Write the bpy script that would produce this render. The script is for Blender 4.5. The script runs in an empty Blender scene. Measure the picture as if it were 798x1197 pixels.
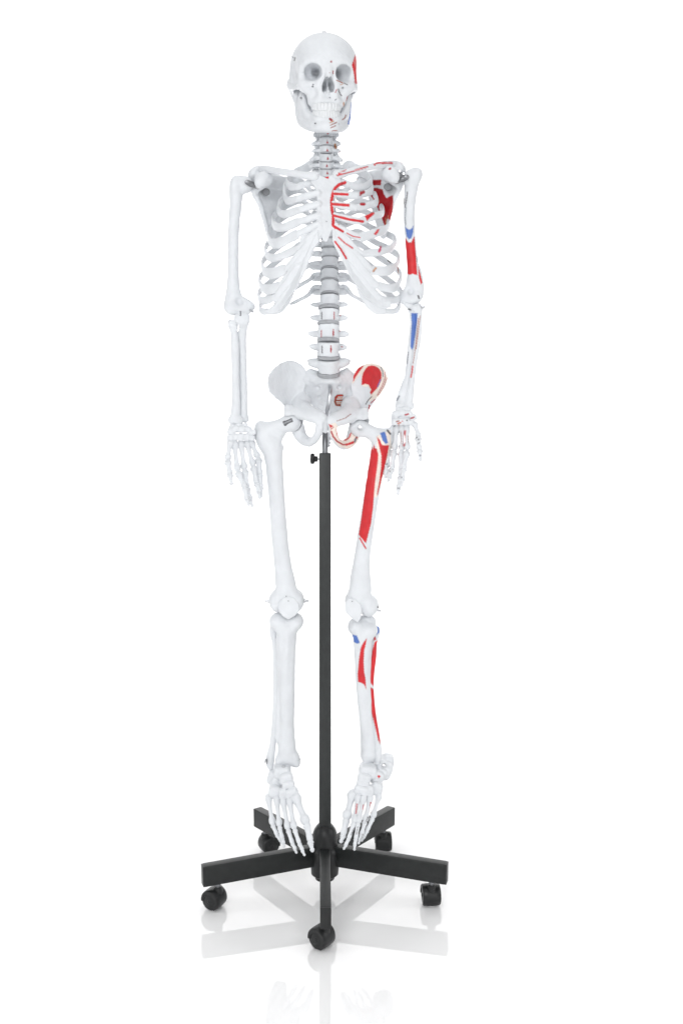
import bpy, math, random
import numpy as np
from mathutils import Vector, Matrix

random.seed(7); np.random.seed(7)
SC = bpy.context.scene
COL = SC.collection

# ------------------------------------------------------------------ camera model
FPX, CX, HY = 1289.0, 399.0, 430.0          # focal length / principal point of the photo, in its pixels
CAMX, CAMD, CAMZ = 0.038, 2.31, 1.096

def P(px, py, Y=0.0):
    d = (CAMD + Y) / FPX
    return np.array([CAMX + (px - CX) * d, Y, CAMZ - (py - HY) * d])

# ------------------------------------------------------------------ materials
def srgb(r, g, b):
    def f(c):
        c /= 255.0
        return c / 12.92 if c <= 0.04045 else ((c + 0.055) / 1.055) ** 2.4
    return (f(r), f(g), f(b))

RED = srgb(205, 40, 46); DRED = srgb(170, 34, 44); BLUE = srgb(84, 116, 186); CREAM = srgb(236, 224, 214)
BROWN = srgb(150, 70, 45); GREYL = srgb(120, 124, 132); TAN = srgb(196, 140, 100); DARK = srgb(70, 66, 70)
WHITE = None   # bare plastic again

def mat(name, col, rough=0.5, metal=0.0, spec=0.5, noise=None, paint=False, bump=0.0, bscale=200.0, coat=0.0, sss=0.0):
    m = bpy.data.materials.new(name); m.use_nodes = True
    nt = m.node_tree; b = nt.nodes['Principled BSDF']
    b.inputs['Base Color'].default_value = (*col, 1)
    b.inputs['Roughness'].default_value = rough
    b.inputs['Metallic'].default_value = metal
    b.inputs['Specular IOR Level'].default_value = spec
    if sss:
        b.inputs['Subsurface Weight'].default_value = sss
        b.inputs['Subsurface Radius'].default_value = (0.004, 0.0035, 0.003)
        b.inputs['Subsurface Scale'].default_value = 1.0
    tc = nt.nodes.new('ShaderNodeTexCoord')
    last = None
    if noise:
        n = nt.nodes.new('ShaderNodeTexNoise'); n.inputs['Scale'].default_value = noise[0]; n.inputs['Detail'].default_value = 5
        nt.links.new(tc.outputs['Object'], n.inputs['Vector'])
        r = nt.nodes.new('ShaderNodeValToRGB')
        r.color_ramp.elements[0].position = 0.35; r.color_ramp.elements[1].position = 0.65
        r.color_ramp.elements[0].color = (*[c * noise[1] for c in col], 1)
        r.color_ramp.elements[1].color = (*col, 1)
        nt.links.new(n.outputs['Fac'], r.inputs['Fac'])
        last = r.outputs['Color']
    if paint:
        a = nt.nodes.new('ShaderNodeVertexColor'); a.layer_name = 'paint'
        mx = nt.nodes.new('ShaderNodeMix'); mx.data_type = 'RGBA'
        nt.links.new(a.outputs['Alpha'], mx.inputs[0])
        if last is not None: nt.links.new(last, mx.inputs[6])
        else: mx.inputs[6].default_value = (*col, 1)
        n3 = nt.nodes.new('ShaderNodeTexNoise'); n3.inputs['Scale'].default_value = 75; n3.inputs['Detail'].default_value = 6
        nt.links.new(tc.outputs['Object'], n3.inputs['Vector'])
        mr = nt.nodes.new('ShaderNodeMapRange'); mr.inputs[1].default_value = .3; mr.inputs[2].default_value = .7; mr.inputs[3].default_value = .88; mr.inputs[4].default_value = 1.08
        nt.links.new(n3.outputs['Fac'], mr.inputs[0])
        ml = nt.nodes.new('ShaderNodeMix'); ml.data_type = 'RGBA'; ml.blend_type = 'MULTIPLY'; ml.inputs[0].default_value = 1
        nt.links.new(a.outputs['Color'], ml.inputs[6]); nt.links.new(mr.outputs[0], ml.inputs[7])
        nt.links.new(ml.outputs[2], mx.inputs[7])
        last = mx.outputs[2]
    if last is not None: nt.links.new(last, b.inputs['Base Color'])
    if bump:
        n2 = nt.nodes.new('ShaderNodeTexNoise'); n2.inputs['Scale'].default_value = bscale; n2.inputs['Detail'].default_value = 6
        nt.links.new(tc.outputs['Object'], n2.inputs['Vector'])
        bp = nt.nodes.new('ShaderNodeBump'); bp.inputs['Strength'].default_value = bump; bp.inputs['Distance'].default_value = 0.002
        nt.links.new(n2.outputs['Fac'], bp.inputs['Height']); nt.links.new(bp.outputs['Normal'], b.inputs['Normal'])
    return m

M_BONE = mat('bone_plastic', (0.73, 0.75, 0.775), 0.46, spec=0.38, noise=(38, 0.95), paint=True, bump=0.34, bscale=160)
M_TOOTH = mat('tooth_plastic', (0.74, 0.755, 0.77), 0.4, spec=0.3)
M_DISC = mat('disc_rubber', (0.40, 0.41, 0.43), 0.6, spec=0.3, noise=(90, 0.85))
M_STEEL = mat('polished_steel', (0.55, 0.56, 0.58), 0.32, metal=1.0)
M_DSTEEL = mat('dull_steel', (0.20, 0.205, 0.215), 0.35, metal=0.9)
M_BLACK = mat('black_powder_coat', (0.021, 0.024, 0.024), 0.42, spec=0.45, noise=(55, 0.8), bump=0.10, bscale=900)
M_LEG = mat('black_coat_shaded', (0.0135, 0.0155, 0.0155), 0.45, spec=0.35, noise=(55, 0.75), bump=0.12, bscale=700)  # the post's black coat again, legs' shade put into a darker colour
M_PLAST = mat('black_nylon', (0.011, 0.012, 0.0125), 0.40, spec=0.4, noise=(80, 0.8))

# ------------------------------------------------------------------ signed distance modelling
def _arr(v): return np.asarray(v, dtype=np.float64)

class Blob:
    """smooth union / subtraction of analytic shapes, meshed with surface nets"""
    def __init__(s, k=0.004): s.ops = []; s.k = k
    def _add(s, fn, lo, hi, op, k): s.ops.append((fn, _arr(lo), _arr(hi), op, s.k if k is None else k))
    def cone(s, a, b, ra, rb=None, op='+', k=None, fl=None):
        a = _arr(a); b = _arr(b); rb = ra if rb is None else rb
        m = max(ra, rb)
        if fl is not None:
            u = _arr(fl[0]); u = u / np.linalg.norm(u); f = fl[1]; m *= max(1.0, f)
        ab = b - a
        def fn(x, y, z):
            px, py, pz = x - a[0], y - a[1], z - a[2]
            B = ab
            if fl is not None:
                q = (px * u[0] + py * u[1] + pz * u[2]) * (1 / f - 1)
                px = px + q * u[0]; py = py + q * u[1]; pz = pz + q * u[2]
                B = ab + u * (ab.dot(u)) * (1 / f - 1)
            L = max(B.dot(B), 1e-12)
            t = np.clip((px * B[0] + py * B[1] + pz * B[2]) / L, 0, 1)
            d = np.sqrt((px - t * B[0]) ** 2 + (py - t * B[1]) ** 2 + (pz - t * B[2]) ** 2) - (ra + t * (rb - ra))
            return d * (min(1.0, f) if fl is not None else 1.0)
        s._add(fn, np.minimum(a, b) - m, np.maximum(a, b) + m, op, k); return s
    def chain(s, pts, op='+', k=None, fl=None):
        if len(pts) > 2:
            q = spline([(*p, r) for p, r in pts], .007); pts = [(r[:3], max(r[3], .0005)) for r in q]
        for (a, ra), (b, rb) in zip(pts[:-1], pts[1:]): s.cone(a, b, ra, rb, op, k, fl)
        return s
    def ell(s, c, r, rot=(0, 0, 0), op='+', k=None):
        c = _arr(c); r = _arr(r) if np.ndim(r) else _arr([r, r, r])
        R = np.array(Matrix.Rotation(math.radians(rot[2]), 3, 'Z') @ Matrix.Rotation(math.radians(rot[1]), 3, 'Y') @ Matrix.Rotation(math.radians(rot[0]), 3, 'X'))
        def fn(x, y, z):
            px, py, pz = x - c[0], y - c[1], z - c[2]
            qx = px * R[0, 0] + py * R[1, 0] + pz * R[2, 0]
            qy = px * R[0, 1] + py * R[1, 1] + pz * R[2, 1]
            qz = px * R[0, 2] + py * R[1, 2] + pz * R[2, 2]
            k0 = np.sqrt((qx / r[0]) ** 2 + (qy / r[1]) ** 2 + (qz / r[2]) ** 2)
            k1 = np.sqrt((qx / r[0] ** 2) ** 2 + (qy / r[1] ** 2) ** 2 + (qz / r[2] ** 2) ** 2) + 1e-9
            return k0 * (k0 - 1) / k1
        m = r.max(); ext = np.abs(R) @ r
        s._add(fn, c - ext, c + ext, op, k); return s
    def box(s, c, h, rd=0.002, rot=(0, 0, 0), op='+', k=None):
        c = _arr(c); h = _arr(h)
        R = np.array(Matrix.Rotation(math.radians(rot[2]), 3, 'Z') @ Matrix.Rotation(math.radians(rot[1]), 3, 'Y') @ Matrix.Rotation(math.radians(rot[0]), 3, 'X'))
        def fn(x, y, z):
            px, py, pz = x - c[0], y - c[1], z - c[2]
            q = [np.abs(px * R[0, i] + py * R[1, i] + pz * R[2, i]) - (h[i] - rd) for i in range(3)]
            o = np.sqrt(np.maximum(q[0], 0) ** 2 + np.maximum(q[1], 0) ** 2 + np.maximum(q[2], 0) ** 2)
            return o + np.minimum(np.maximum(q[0], np.maximum(q[1], q[2])), 0) - rd
        ext = np.abs(R) @ h
        s._add(fn, c - ext, c + ext, op, k); return s
    def drum(s, c, rx, ry, hh, waist=0.1, rd=0.002, op='+', k=None):
        """elliptic cylinder about z with a concave waist: a vertebral body"""
        c = _arr(c)
        def fn(x, y, z):
            px, py, pz = x - c[0], y - c[1], z - c[2]
            sc = 1 - waist * (1 - np.clip(np.abs(pz) / hh, 0, 1) ** 2)
            rad = (np.sqrt((px / rx) ** 2 + (py / ry) ** 2) - sc) * min(rx, ry) + rd
            q = np.abs(pz) - hh + rd
            return np.sqrt(np.maximum(rad, 0) ** 2 + np.maximum(q, 0) ** 2) + np.minimum(np.maximum(rad, q), 0) - rd
        h = np.array([rx, ry, hh]); s._add(fn, c - h, c + h, op, k); return s
    def plate(s, poly, yfun, th, op='+', k=None, rd=0.0):
        """an outline in x,z given a curved mid-surface y = yfun(x, z) and a thickness (a number or a function)"""
        poly = _arr(poly)
        zlo, zhi = poly.min(0), poly.max(0)
        gx, gz = np.meshgrid(np.linspace(zlo[0], zhi[0], 9), np.linspace(zlo[1], zhi[1], 9))
        ys = yfun(gx, gz); tm = 0.02
        def fn(x, y, z):
            X = x[:, 0, 0][:, None]; Z = z[0, 0, :][None, :]
            d2 = polydist(X, Z, poly)
            mid = yfun(X + 0 * Z, Z + 0 * X); t = th(X + 0 * Z, Z + 0 * X) if callable(th) else th
            a = np.broadcast_to((d2)[:, None, :], (x.shape[0], y.shape[1], z.shape[2]))
            g0 = np.gradient(mid, X[:, 0], axis=0) if mid.shape[0] > 1 else 0
            g1 = np.gradient(mid, Z[0, :], axis=1) if mid.shape[1] > 1 else 0
            sl = 1 / np.sqrt(1 + np.clip(g0, -4, 4) ** 2 + np.clip(g1, -4, 4) ** 2)
            b = np.abs(y - mid[:, None, :]) * sl[:, None, :] - (t[:, None, :] if callable(th) else t) * 0.5
            r = 0.0015
            A = a + r; B = b + r
            return np.sqrt(np.maximum(A, 0) ** 2 + np.maximum(B, 0) ** 2) + np.minimum(np.maximum(A, B), 0) - r
        s._add(fn, (zlo[0], ys.min() - tm, zlo[1]), (zhi[0], ys.max() + tm, zhi[1]), op, k); return s
    def mesh(s, res=0.0015, rough=0.0004, rscale=1.0, smooth=1):
        lo = np.min([o[1] for o in s.ops if o[3] == '+'], 0) - 4 * res
        hi = np.max([o[2] for o in s.ops if o[3] == '+'], 0) + 4 * res
        n = np.ceil((hi - lo) / res).astype(int) + 1
        ax = [lo[i] + res * np.arange(n[i]) for i in range(3)]
        D = np.full(tuple(n), 1.0)
        for fn, a, b, op, k in s.ops:
            mg = k + 3 * res
            i0 = np.clip(np.floor((a - mg - lo) / res).astype(int), 0, n - 1)
            i1 = np.clip(np.ceil((b + mg - lo) / res).astype(int) + 1, 1, n)
            if np.any(i1 <= i0): continue
            sl = tuple(slice(i0[i], i1[i]) for i in range(3))
            x = ax[0][sl[0]][:, None, None]; y = ax[1][sl[1]][None, :, None]; z = ax[2][sl[2]][None, None, :]
            d = fn(x, y, z); c = D[sl]
            if op == '+':
                h = np.maximum(k - np.abs(c - d), 0) / max(k, 1e-9)
                D[sl] = np.minimum(c, d) - h * h * k * 0.25
            else:
                h = np.maximum(k - np.abs(c + d), 0) / max(k, 1e-9)
                D[sl] = np.maximum(c, -d) + h * h * k * 0.25
        if rough:
            x = ax[0][:, None, None] * rscale; y = ax[1][None, :, None] * rscale; z = ax[2][None, None, :] * rscale
            D = D + rough * (np.sin(x * 210 + z * 97 + 1.3) * np.sin(y * 190 - z * 120 + .4) + 0.6 * np.sin(x * 420 + y * 380) * np.sin(z * 350 + y * 200))
        V, F = surface_nets(D, lo, res)
        if smooth: V = laplace(V, F, smooth)
        return V, F

def polydist(X, Z, poly):
    X, Z = np.broadcast_arrays(X, Z)
    d = np.full(X.shape, 1e9); ins = np.zeros(X.shape, bool)
    m = len(poly)
    for i in range(m):
        a = poly[i]; b = poly[(i + 1) % m]
        ex, ez = b[0] - a[0], b[1] - a[1]
        wx, wz = X - a[0], Z - a[1]
        t = np.clip((wx * ex + wz * ez) / max(ex * ex + ez * ez, 1e-14), 0, 1)
        d = np.minimum(d, (wx - t * ex) ** 2 + (wz - t * ez) ** 2)
        if ez != 0:
            cond = ((a[1] <= Z) & (b[1] > Z)) | ((b[1] <= Z) & (a[1] > Z))
            xi = a[0] + (Z - a[1]) / ez * ex
            ins ^= cond & (X < xi)
    d = np.sqrt(d)
    return np.where(ins, -d, d)

def linedist(X, Z, pts):
    d = np.full(X.shape, 1e9)
    for a, b in zip(pts[:-1], pts[1:]):
        ex, ez = b[0] - a[0], b[1] - a[1]
        wx, wz = X - a[0], Z - a[1]
        t = np.clip((wx * ex + wz * ez) / max(ex * ex + ez * ez, 1e-14), 0, 1)
        d = np.minimum(d, (wx - t * ex) ** 2 + (wz - t * ez) ** 2)
    return np.sqrt(d)

def surface_nets(D, lo, res):
    S = D < 0
    nx, ny, nz = D.shape
    cnt = np.zeros((nx - 1, ny - 1, nz - 1), np.int8)
    for i in (0, 1):
        for j in (0, 1):
            for k in (0, 1): cnt += S[i:nx - 1 + i, j:ny - 1 + j, k:nz - 1 + k]
    act = (cnt > 0) & (cnt < 8)
    idx = np.argwhere(act)
    vid = np.full(act.shape, -1, np.int64); vid[act] = np.arange(len(idx))
    acc = np.zeros((len(idx), 3)); num = np.zeros(len(idx))
    cor = [(i, j, k) for i in (0, 1) for j in (0, 1) for k in (0, 1)]
    vals = {c: D[idx[:, 0] + c[0], idx[:, 1] + c[1], idx[:, 2] + c[2]] for c in cor}
    for a in cor:
        for ax in range(3):
            if a[ax] == 0:
                b = list(a); b[ax] = 1; b = tuple(b)
                va, vb = vals[a], vals[b]
                x = (va < 0) != (vb < 0)
                t = np.where(x, va / np.where(x, va - vb, 1), 0)
                p = np.array(a, float)[None, :] + np.eye(3)[ax][None, :] * t[:, None]
                acc[x] += p[x]; num[x] += 1
    V = lo + (idx + acc / num[:, None]) * res
    F = []
    for ax in range(3):
        u, v = (ax + 1) % 3, (ax + 2) % 3
        sl0 = [slice(None)] * 3; sl1 = [slice(None)] * 3
        sl0[ax] = slice(0, -1); sl1[ax] = slice(1, None)
        A = S[tuple(sl0)]; B = S[tuple(sl1)]
        e = np.argwhere(A != B)
        ok = (e[:, u] > 0) & (e[:, v] > 0) & (e[:, u] < D.shape[u] - 1) & (e[:, v] < D.shape[v] - 1)
        e = e[ok]
        if not len(e): continue
        inside = A[tuple(e.T)]
        def g(du, dv):
            q = e.copy(); q[:, u] -= du; q[:, v] -= dv
            return vid[tuple(q.T)]
        q = np.stack([g(1, 1), g(0, 1), g(0, 0), g(1, 0)], 1)
        q[~inside] = q[~inside][:, ::-1]
        F.append(q)
    return V, np.concatenate(F)

def laplace(V, F, it):
    E = np.concatenate([F[:, [0, 1]], F[:, [1, 2]], F[:, [2, 3]], F[:, [3, 0]]])
    n = len(V)
    for _ in range(it):
        acc = np.zeros_like(V); c = np.zeros(n)
        for a, b in ((0, 1), (1, 0)):
            for d in range(3): acc[:, d] += np.bincount(E[:, a], V[E[:, b], d], n)
            c += np.bincount(E[:, a], minlength=n)
        V = V * 0.5 + 0.5 * acc / np.maximum(c, 1)[:, None]
    return V

# ------------------------------------------------------------------ swept tubes
def spline(ctrl, step):
    """Catmull-Rom through rows of ctrl, resampled about every step metres (first three columns are the position)"""
    C = _arr(ctrl)
    C = np.vstack([2 * C[0] - C[1], C, 2 * C[-1] - C[-2]])
    out = []
    for i in range(1, len(C) - 2):
        L = np.linalg.norm(C[i + 1, :3] - C[i, :3]); n = max(2, int(L / step))
        t = np.linspace(0, 1, n, endpoint=False)[:, None]
        p0, p1, p2, p3 = C[i - 1], C[i], C[i + 1], C[i + 2]
        out.append(0.5 * (2 * p1 + (p2 - p0) * t + (2 * p0 - 5 * p1 + 4 * p2 - p3) * t ** 2 + (3 * p1 - p0 - 3 * p2 + p3) * t ** 3))
    out.append(C[-2][None, :])
    return np.vstack(out)

def sweep(ctrl, up=(0, -1, 0), seg=14, step=0.0015, cap=True, sq=2.0):
    """ctrl rows: x, y, z, radius along `up`, radius across. Returns verts, faces"""
    S = spline(ctrl, step); p = S[:, :3]; ru = np.maximum(S[:, 3], 2e-4); rv = np.maximum(S[:, 4], 2e-4)
    t = np.gradient(p, axis=0); t /= np.linalg.norm(t, axis=1)[:, None] + 1e-12
    up = _arr(up)
    u = up[None, :] - t * (t @ up)[:, None]
    ln = np.linalg.norm(u, axis=1)
    u = u / (ln[:, None] + 1e-9)
    v = np.cross(t, u)
    if cap:
        def capr(i, sgn):
            r = min(ru[i], rv[i]); res = []
            for a in (20, 40, 58, 74, 86):
                a = math.radians(a); res.append((p[i] + sgn * t[i] * r * math.sin(a), u[i], v[i], ru[i] * math.cos(a), rv[i] * math.cos(a)))
            return res
        st = capr(0, -1)[::-1]; en = capr(-1, 1)
        rows = st + [(p[i], u[i], v[i], ru[i], rv[i]) for i in range(len(p))] + en
    else:
        rows = [(p[i], u[i], v[i], ru[i], rv[i]) for i in range(len(p))]
    a = np.linspace(0, 2 * math.pi, seg, endpoint=False)
    ca = np.sign(np.cos(a)) * np.abs(np.cos(a)) ** (2 / sq); sa = np.sign(np.sin(a)) * np.abs(np.sin(a)) ** (2 / sq)
    V = np.concatenate([q + U[None, :] * (A * ca)[:, None] + W[None, :] * (B * sa)[:, None] for q, U, W, A, B in rows])
    F = []
    n = len(rows)
    i = np.arange(n - 1)[:, None] * seg; j = np.arange(seg)[None, :]; j2 = (j + 1) % seg
    F = np.stack([i + j, i + j2, i + seg + j2, i + seg + j], -1).reshape(-1, 4)
    caps = [list(range(seg))[::-1], [(n - 1) * seg + q for q in range(seg)]]
    return V, (F, caps)

def lathe(axis_a, axis_b, prof, seg=24):
    """prof rows: (t along a->b, radius). closed at both ends"""
    a = _arr(axis_a); b = _arr(axis_b); d = b - a; L = np.linalg.norm(d); d /= L
    up = np.array([0, 0, 1.0]) if abs(d[2]) < 0.9 else np.array([0, -1.0, 0])
    u = up - d * d.dot(up); u /= np.linalg.norm(u); v = np.cross(d, u)
    ang = np.linspace(0, 2 * math.pi, seg, endpoint=False)
    V = np.concatenate([a + d * (t * L) + r * (np.cos(ang)[:, None] * u + np.sin(ang)[:, None] * v) for t, r in prof])
    n = len(prof); i = np.arange(n - 1)[:, None] * seg; j = np.arange(seg)[None, :]; j2 = (j + 1) % seg
    F = np.stack([i + j, i + j2, i + seg + j2, i + seg + j], -1).reshape(-1, 4)
    return V, (F, [list(range(seg))[::-1], [(n - 1) * seg + q for q in range(seg)]])

def joinm(ms):
    V = []; F = []; o = 0; caps = []
    for v, f in ms:
        if isinstance(f, tuple): q, c = f
        else: q, c = f, []
        V.append(v); F.append(np.asarray(q) + o); caps += [[i + o for i in cc] for cc in c]; o += len(v)
    return np.concatenate(V), (np.concatenate(F), caps)

# ------------------------------------------------------------------ objects
WORLDPOS = {}
def build(name, VF, m, parent=None, paint=None, smooth=True, sharp=None):
    V, F = VF
    q, caps = F if isinstance(F, tuple) else (F, [])
    faces = [list(map(int, r)) for r in q] if caps else None
    c = (V.min(0) + V.max(0)) / 2
    me = bpy.data.meshes.new(name)
    L = V - c
    if caps:
        me.from_pydata(L.tolist(), [], faces + caps)
    else:
        me.vertices.add(len(L)); me.vertices.foreach_set('co', L.ravel().astype(np.float32))
        n = len(q); me.loops.add(n * 4); me.loops.foreach_set('vertex_index', np.ascontiguousarray(q, dtype=np.int32).ravel())
        me.polygons.add(n); me.polygons.foreach_set('loop_start', np.arange(0, n * 4, 4, dtype=np.int32))
        me.polygons.foreach_set('loop_total', np.full(n, 4, np.int32))
        me.update(calc_edges=True); me.validate()
    if smooth: me.polygons.foreach_set('use_smooth', np.ones(len(me.polygons), bool))
    me.materials.append(m)
    if sharp:
        try: me.set_sharp_from_angle(angle=math.radians(sharp))
        except Exception: pass
    if m is M_BONE:
        colr = np.zeros((len(V), 4))
        if paint:
            nr = np.zeros(len(V) * 3, np.float32); me.vertices.foreach_get('normal', nr); nr = nr.reshape(-1, 3)
            X = CX + (V[:, 0] - CAMX) * FPX / (CAMD + V[:, 1]); Z = HY + (CAMZ - V[:, 2]) * FPX / (CAMD + V[:, 1])
            vd = np.stack([CAMX - V[:, 0], -CAMD - V[:, 1], CAMZ - V[:, 2]], 1); vd /= np.linalg.norm(vd, axis=1)[:, None]
            fc = (vd * nr).sum(1)
            for sp in paint:
                col, kind, pts = sp[0], sp[1], sp[2]
                if kind == 'p':
                    d = polydist(X, Z, _arr(pts)); soft = 0.5; w = 0
                else:
                    w = sp[3] / 2
                    d = (linedist(X, Z, pts) if len(pts) > 1 else np.hypot(X - pts[0][0], Z - pts[0][1])) - w; soft = 0.45
                d = d + 0.25 * np.sin(Z * 2.1 + X * .7) * np.cos(X * 1.7)
                thr = sp[4] if len(sp) > 4 else -0.05
                a = np.clip(0.5 - d / (2 * soft), 0, 1) * (fc > thr)
                if col is None: colr *= (1 - a)[:, None]; continue
                colr[:, :3] = colr[:, :3] * (1 - a[:, None]) + np.array(col)[None, :] * a[:, None]
                tot = 1 - (1 - colr[:, 3]) * (1 - a)
                colr[:, 3] = tot
            has = colr[:, 3] > 1e-4
            # unpremultiply so the colour stays full where the cover is partial
            colr[has, :3] /= colr[has, 3][:, None]
        at = me.color_attributes.new('paint', 'FLOAT_COLOR', 'POINT')
        at.data.foreach_set('color', colr.ravel().astype(np.float32))
    o = bpy.data.objects.new(name, me); COL.objects.link(o)
    wp = Vector(c)
    if parent is not None:
        o.parent = parent; o.location = wp - WORLDPOS[parent.name]
    else: o.location = wp
    WORLDPOS[o.name] = wp
    return o

def empty(name, loc):
    o = bpy.data.objects.new(name, None); COL.objects.link(o); o.location = loc; o.empty_display_size = 0.05
    WORLDPOS[o.name] = Vector(loc); return o

def screw(a, b, r, parent, name='screw', m=None, head=0.0):
    prof = [(0, r * .9), (0.04, r), (0.96, r), (1, r * .85)]
    if head: prof = [(0, head * .85), (0.03, head), (0.25, head), (0.26, r), (0.96, r), (1, r * .8)]
    return build(name, lathe(a, b, prof, 14), m or M_STEEL, parent, sharp=40)

SK = empty('skeleton_model', P(383, 452, 0.02))
SK['label'] = 'life-size white skeleton model with red and blue muscle patches on one half'
SK['category'] = 'skeleton model'

# ================================================================== SKULL
YAW, NOD = math.radians(8.0), math.radians(11.0)
HO = np.array([0.0002, 0.012, 1.7125])
HR = np.array(Matrix.Rotation(YAW, 3, 'Z') @ Matrix.Rotation(NOD, 3, 'X'))
def H(V):
    V = np.array(V, float); V[..., 2] = np.where(V[..., 2] < 0, V[..., 2] * .968, V[..., 2])
    return V @ HR.T + HO
def Hm(VF): return H(VF[0]), VF[1]

b = Blob(0.010)
def both(fn):
    for s in (-1, 1): fn(s)
b.ell((0, 0.008, 0.0135), (0.0705, 0.090, 0.0735))
b.ell((0, -0.032, 0.026), (0.060, 0.058, 0.048), k=0.02)
b.ell((0, 0.03, -0.030), (0.050, 0.055, 0.028))
b.ell((0, -0.005, -0.045), (0.026, 0.035, 0.018))
def f(s):
    b.ell((s * .052, 0.005, -0.018), (0.020, 0.040, 0.030))
    b.cone((s * .058, .022, -.025), (s * .055, .018, -.054), .014, .007)
    b.chain([((0, -.079, .020), .009), ((s * .024, -.080, .0235), .0085), ((s * .042, -.070, .0200), .008), ((s * .0515, -.058, .008), .0065), ((s * .0525, -.054, -.008), .006), ((s * .049, -.058, -.024), .010)], k=.008)
    b.chain([((s * .049, -.060, -.026), .0095), ((s * .032, -.070, -.0255), .008), ((s * .016, -.077, -.013), .006)], k=.008)
    b.chain([((s * .010, -.082, .012), .007), ((s * .014, -.081, -.012), .006), ((s * .0175, -.078, -.032), .008), ((s * .0185, -.074, -.05), .011)], k=.008)
    b.cone((s * .046, -.058, -.030), (s * .030, -.062, -.044), .0100, .009, k=.008)
    b.chain([((s * .050, -.054, -.028), .0075), ((s * .0605, -.032, -.0305), .006), ((s * .0645, -.008, -.029), .0055), ((s * .0645, .014, -.024), .006)], k=.006)
    b.cone((s * .043, -.060, -.0335), (s * .034, -.064, -.0385), .0075, .008, k=.006)
    b.chain([((s * .0285, -.066, -.034), .008), ((s * .0300, -.062, -.050), .0075), ((s * .0295, -.058, -.064), .0065)], k=.008)
    b.ell((s * .0655, .016, -.022), (.008, .014, .010))
both(f)
b.chain([((0, -.083, .014), .0075), ((0, -.092, -.002), .006), ((0, -.0975, -.012), .0045)], k=.006)
b.box((0, -.054, -.045), (.0295, .026, .022), .012)
b.ell((0, -.055, -.060), (.0318, .032, .013))
for sg in (-1, 1):
    b.chain([((sg * .021, -.030, -.034), .009), ((sg * .026, -.026, -.055), .007), ((sg * .028, -.022, -.076), .0055)], fl=((1, 0, 0), .8), k=.006)
    b.cone((sg * .036, -.012, -.038), (sg * .037, -.005, -.060), .009, .005, k=.006)
b.cone((0, -.085, -.040), (0, -.090, -.043), .004, .002, k=.005)
def f(s):
    b.ell((s * .0315, -.080, -.0005), (.0178, .036, .0172), (0, s * 12, 0), op='-', k=.004)
    b.cone((s * .030, -.07, -.001), (s * .017, -.025, .002), .015, .005, op='-', k=.004)
    b.ell((s * .0062, -.088, -.0275), (.0058, .040, .0130), (0, s * -9, 0), op='-', k=.003)
    b.ell((s * .0035, -.092, -.0165), (.0032, .03, .0075), op='-', k=.003)
    b.ell((s * .073, -.034, .002), (.012, .024, .030), op='-', k=.012)
    b.ell((s * .052, -.020, -.036), (.010, .030, .012), op='-', k=.006)
    b.cone((s * .0325, -.09, -.0325), (s * .030, -.07, -.028), .0018, op='-', k=.002)
    b.ell((s * .030, -.084, -.044), (.008, .010, .010), op='-', k=.01)
    for i in range(0):
        a = 0.10 + i * .27
        b.cone((s * .0275 * math.sin(a) * 1.05, -.056 - .0325 * math.cos(a), -.048), (s * .0275 * math.sin(a) * 1.07, -.056 - .033 * math.cos(a), -.064), .0012, op='-', k=.003)
both(f)
skull_paint = [
    (RED, 'p', [(420, 61), (415, 64), (411, 76), (413, 84), (415, 98), (420, 98)], 0, -.6),
    (DRED, 'l', [(387, 72)], 2.4), (DARK, 'l', [(387, 72)], 1.0),
    (DRED, 'l', [(389, 83), (389.3, 86)], 1.0), (BROWN, 'l', [(385, 85)], .9),
    (BROWN, 'l', [(393.5, 94), (400, 96.6)], 1.1), (DARK, 'l', [(402, 97), (406, 99)], 1.0), (TAN, 'l', [(398, 99), (401, 98)], .8),
    (DRED, 'l', [(393.5, 104.5), (392, 108)], 1.0), (DARK, 'l', [(395.5, 104.5), (396.5, 108), (399, 112)], 1.1), (DRED, 'l', [(414, 96), (417, 96)], 1.0),
    (GREYL, 'l', [(385.4, 114)], 1.6), (GREYL, 'l', [(391.5, 117), (393, 116)], 1.1),
    (TAN, 'l', [(401.5, 120), (402, 126), (400.5, 131)], 1.6), (DARK, 'l', [(345, 67), (344, 71)], 1.0), (GREYL, 'l', [(366, 99)], 1.8)]
SKULL = build('skull', Hm(b.mesh(0.0013, 0.0003)), M_BONE, SK, skull_paint)
# mandible
b = Blob(0.009)
def f(s):
    b.chain([((0, -.080, -.0985), .0065), ((s * .016, -.077, -.0985), .0065), ((s * .030, -.058, -.0935), .0068), ((s * .042, -.034, -.086), .0065)])
    b.chain([((0, -.083, -.1125), .0075), ((s * .018, -.079, -.114), .0078), ((s * .036, -.050, -.110), .007), ((s * .0475, -.020, -.101), .0065)])
    b.chain([((s * .042, -.034, -.088), .006), ((s * .047, -.031, -.062), .0045), ((s * .0485, -.030, -.040), .003)])
    b.chain([((s * .048, -.014, -.099), .006), ((s * .0515, -.006, -.072), .0055), ((s * .0545, .002, -.040), .0055), ((s * .054, .005, -.032), .007)])
    b.chain([((s * .0345, -.054, -.088), .0062), ((s * .0405, -.044, -.080), .0058), ((s * .0445, -.040, -.062), .0046), ((s * .047, -.036, -.042), .0030)])
    b.cone((s * .044, -.034, -.080), (s * .048, -.026, -.055), .007, .006, fl=((1, 0, 0), .5))
    b.cone((s * .046, -.024, -.092), (s * .0495, -.016, -.062), .008, .007, fl=((1, 0, 0), .5))
    b.ell((s * .011, -.087, -.114), (.010, .007, .007))
    b.cone((s * .024, -.083, -.1055), (s * .022, -.06, -.105), .0014, op='-', k=.002)
both(f)
b.ell((0, -.087, -.110), (.010, .007, .010))
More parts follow.
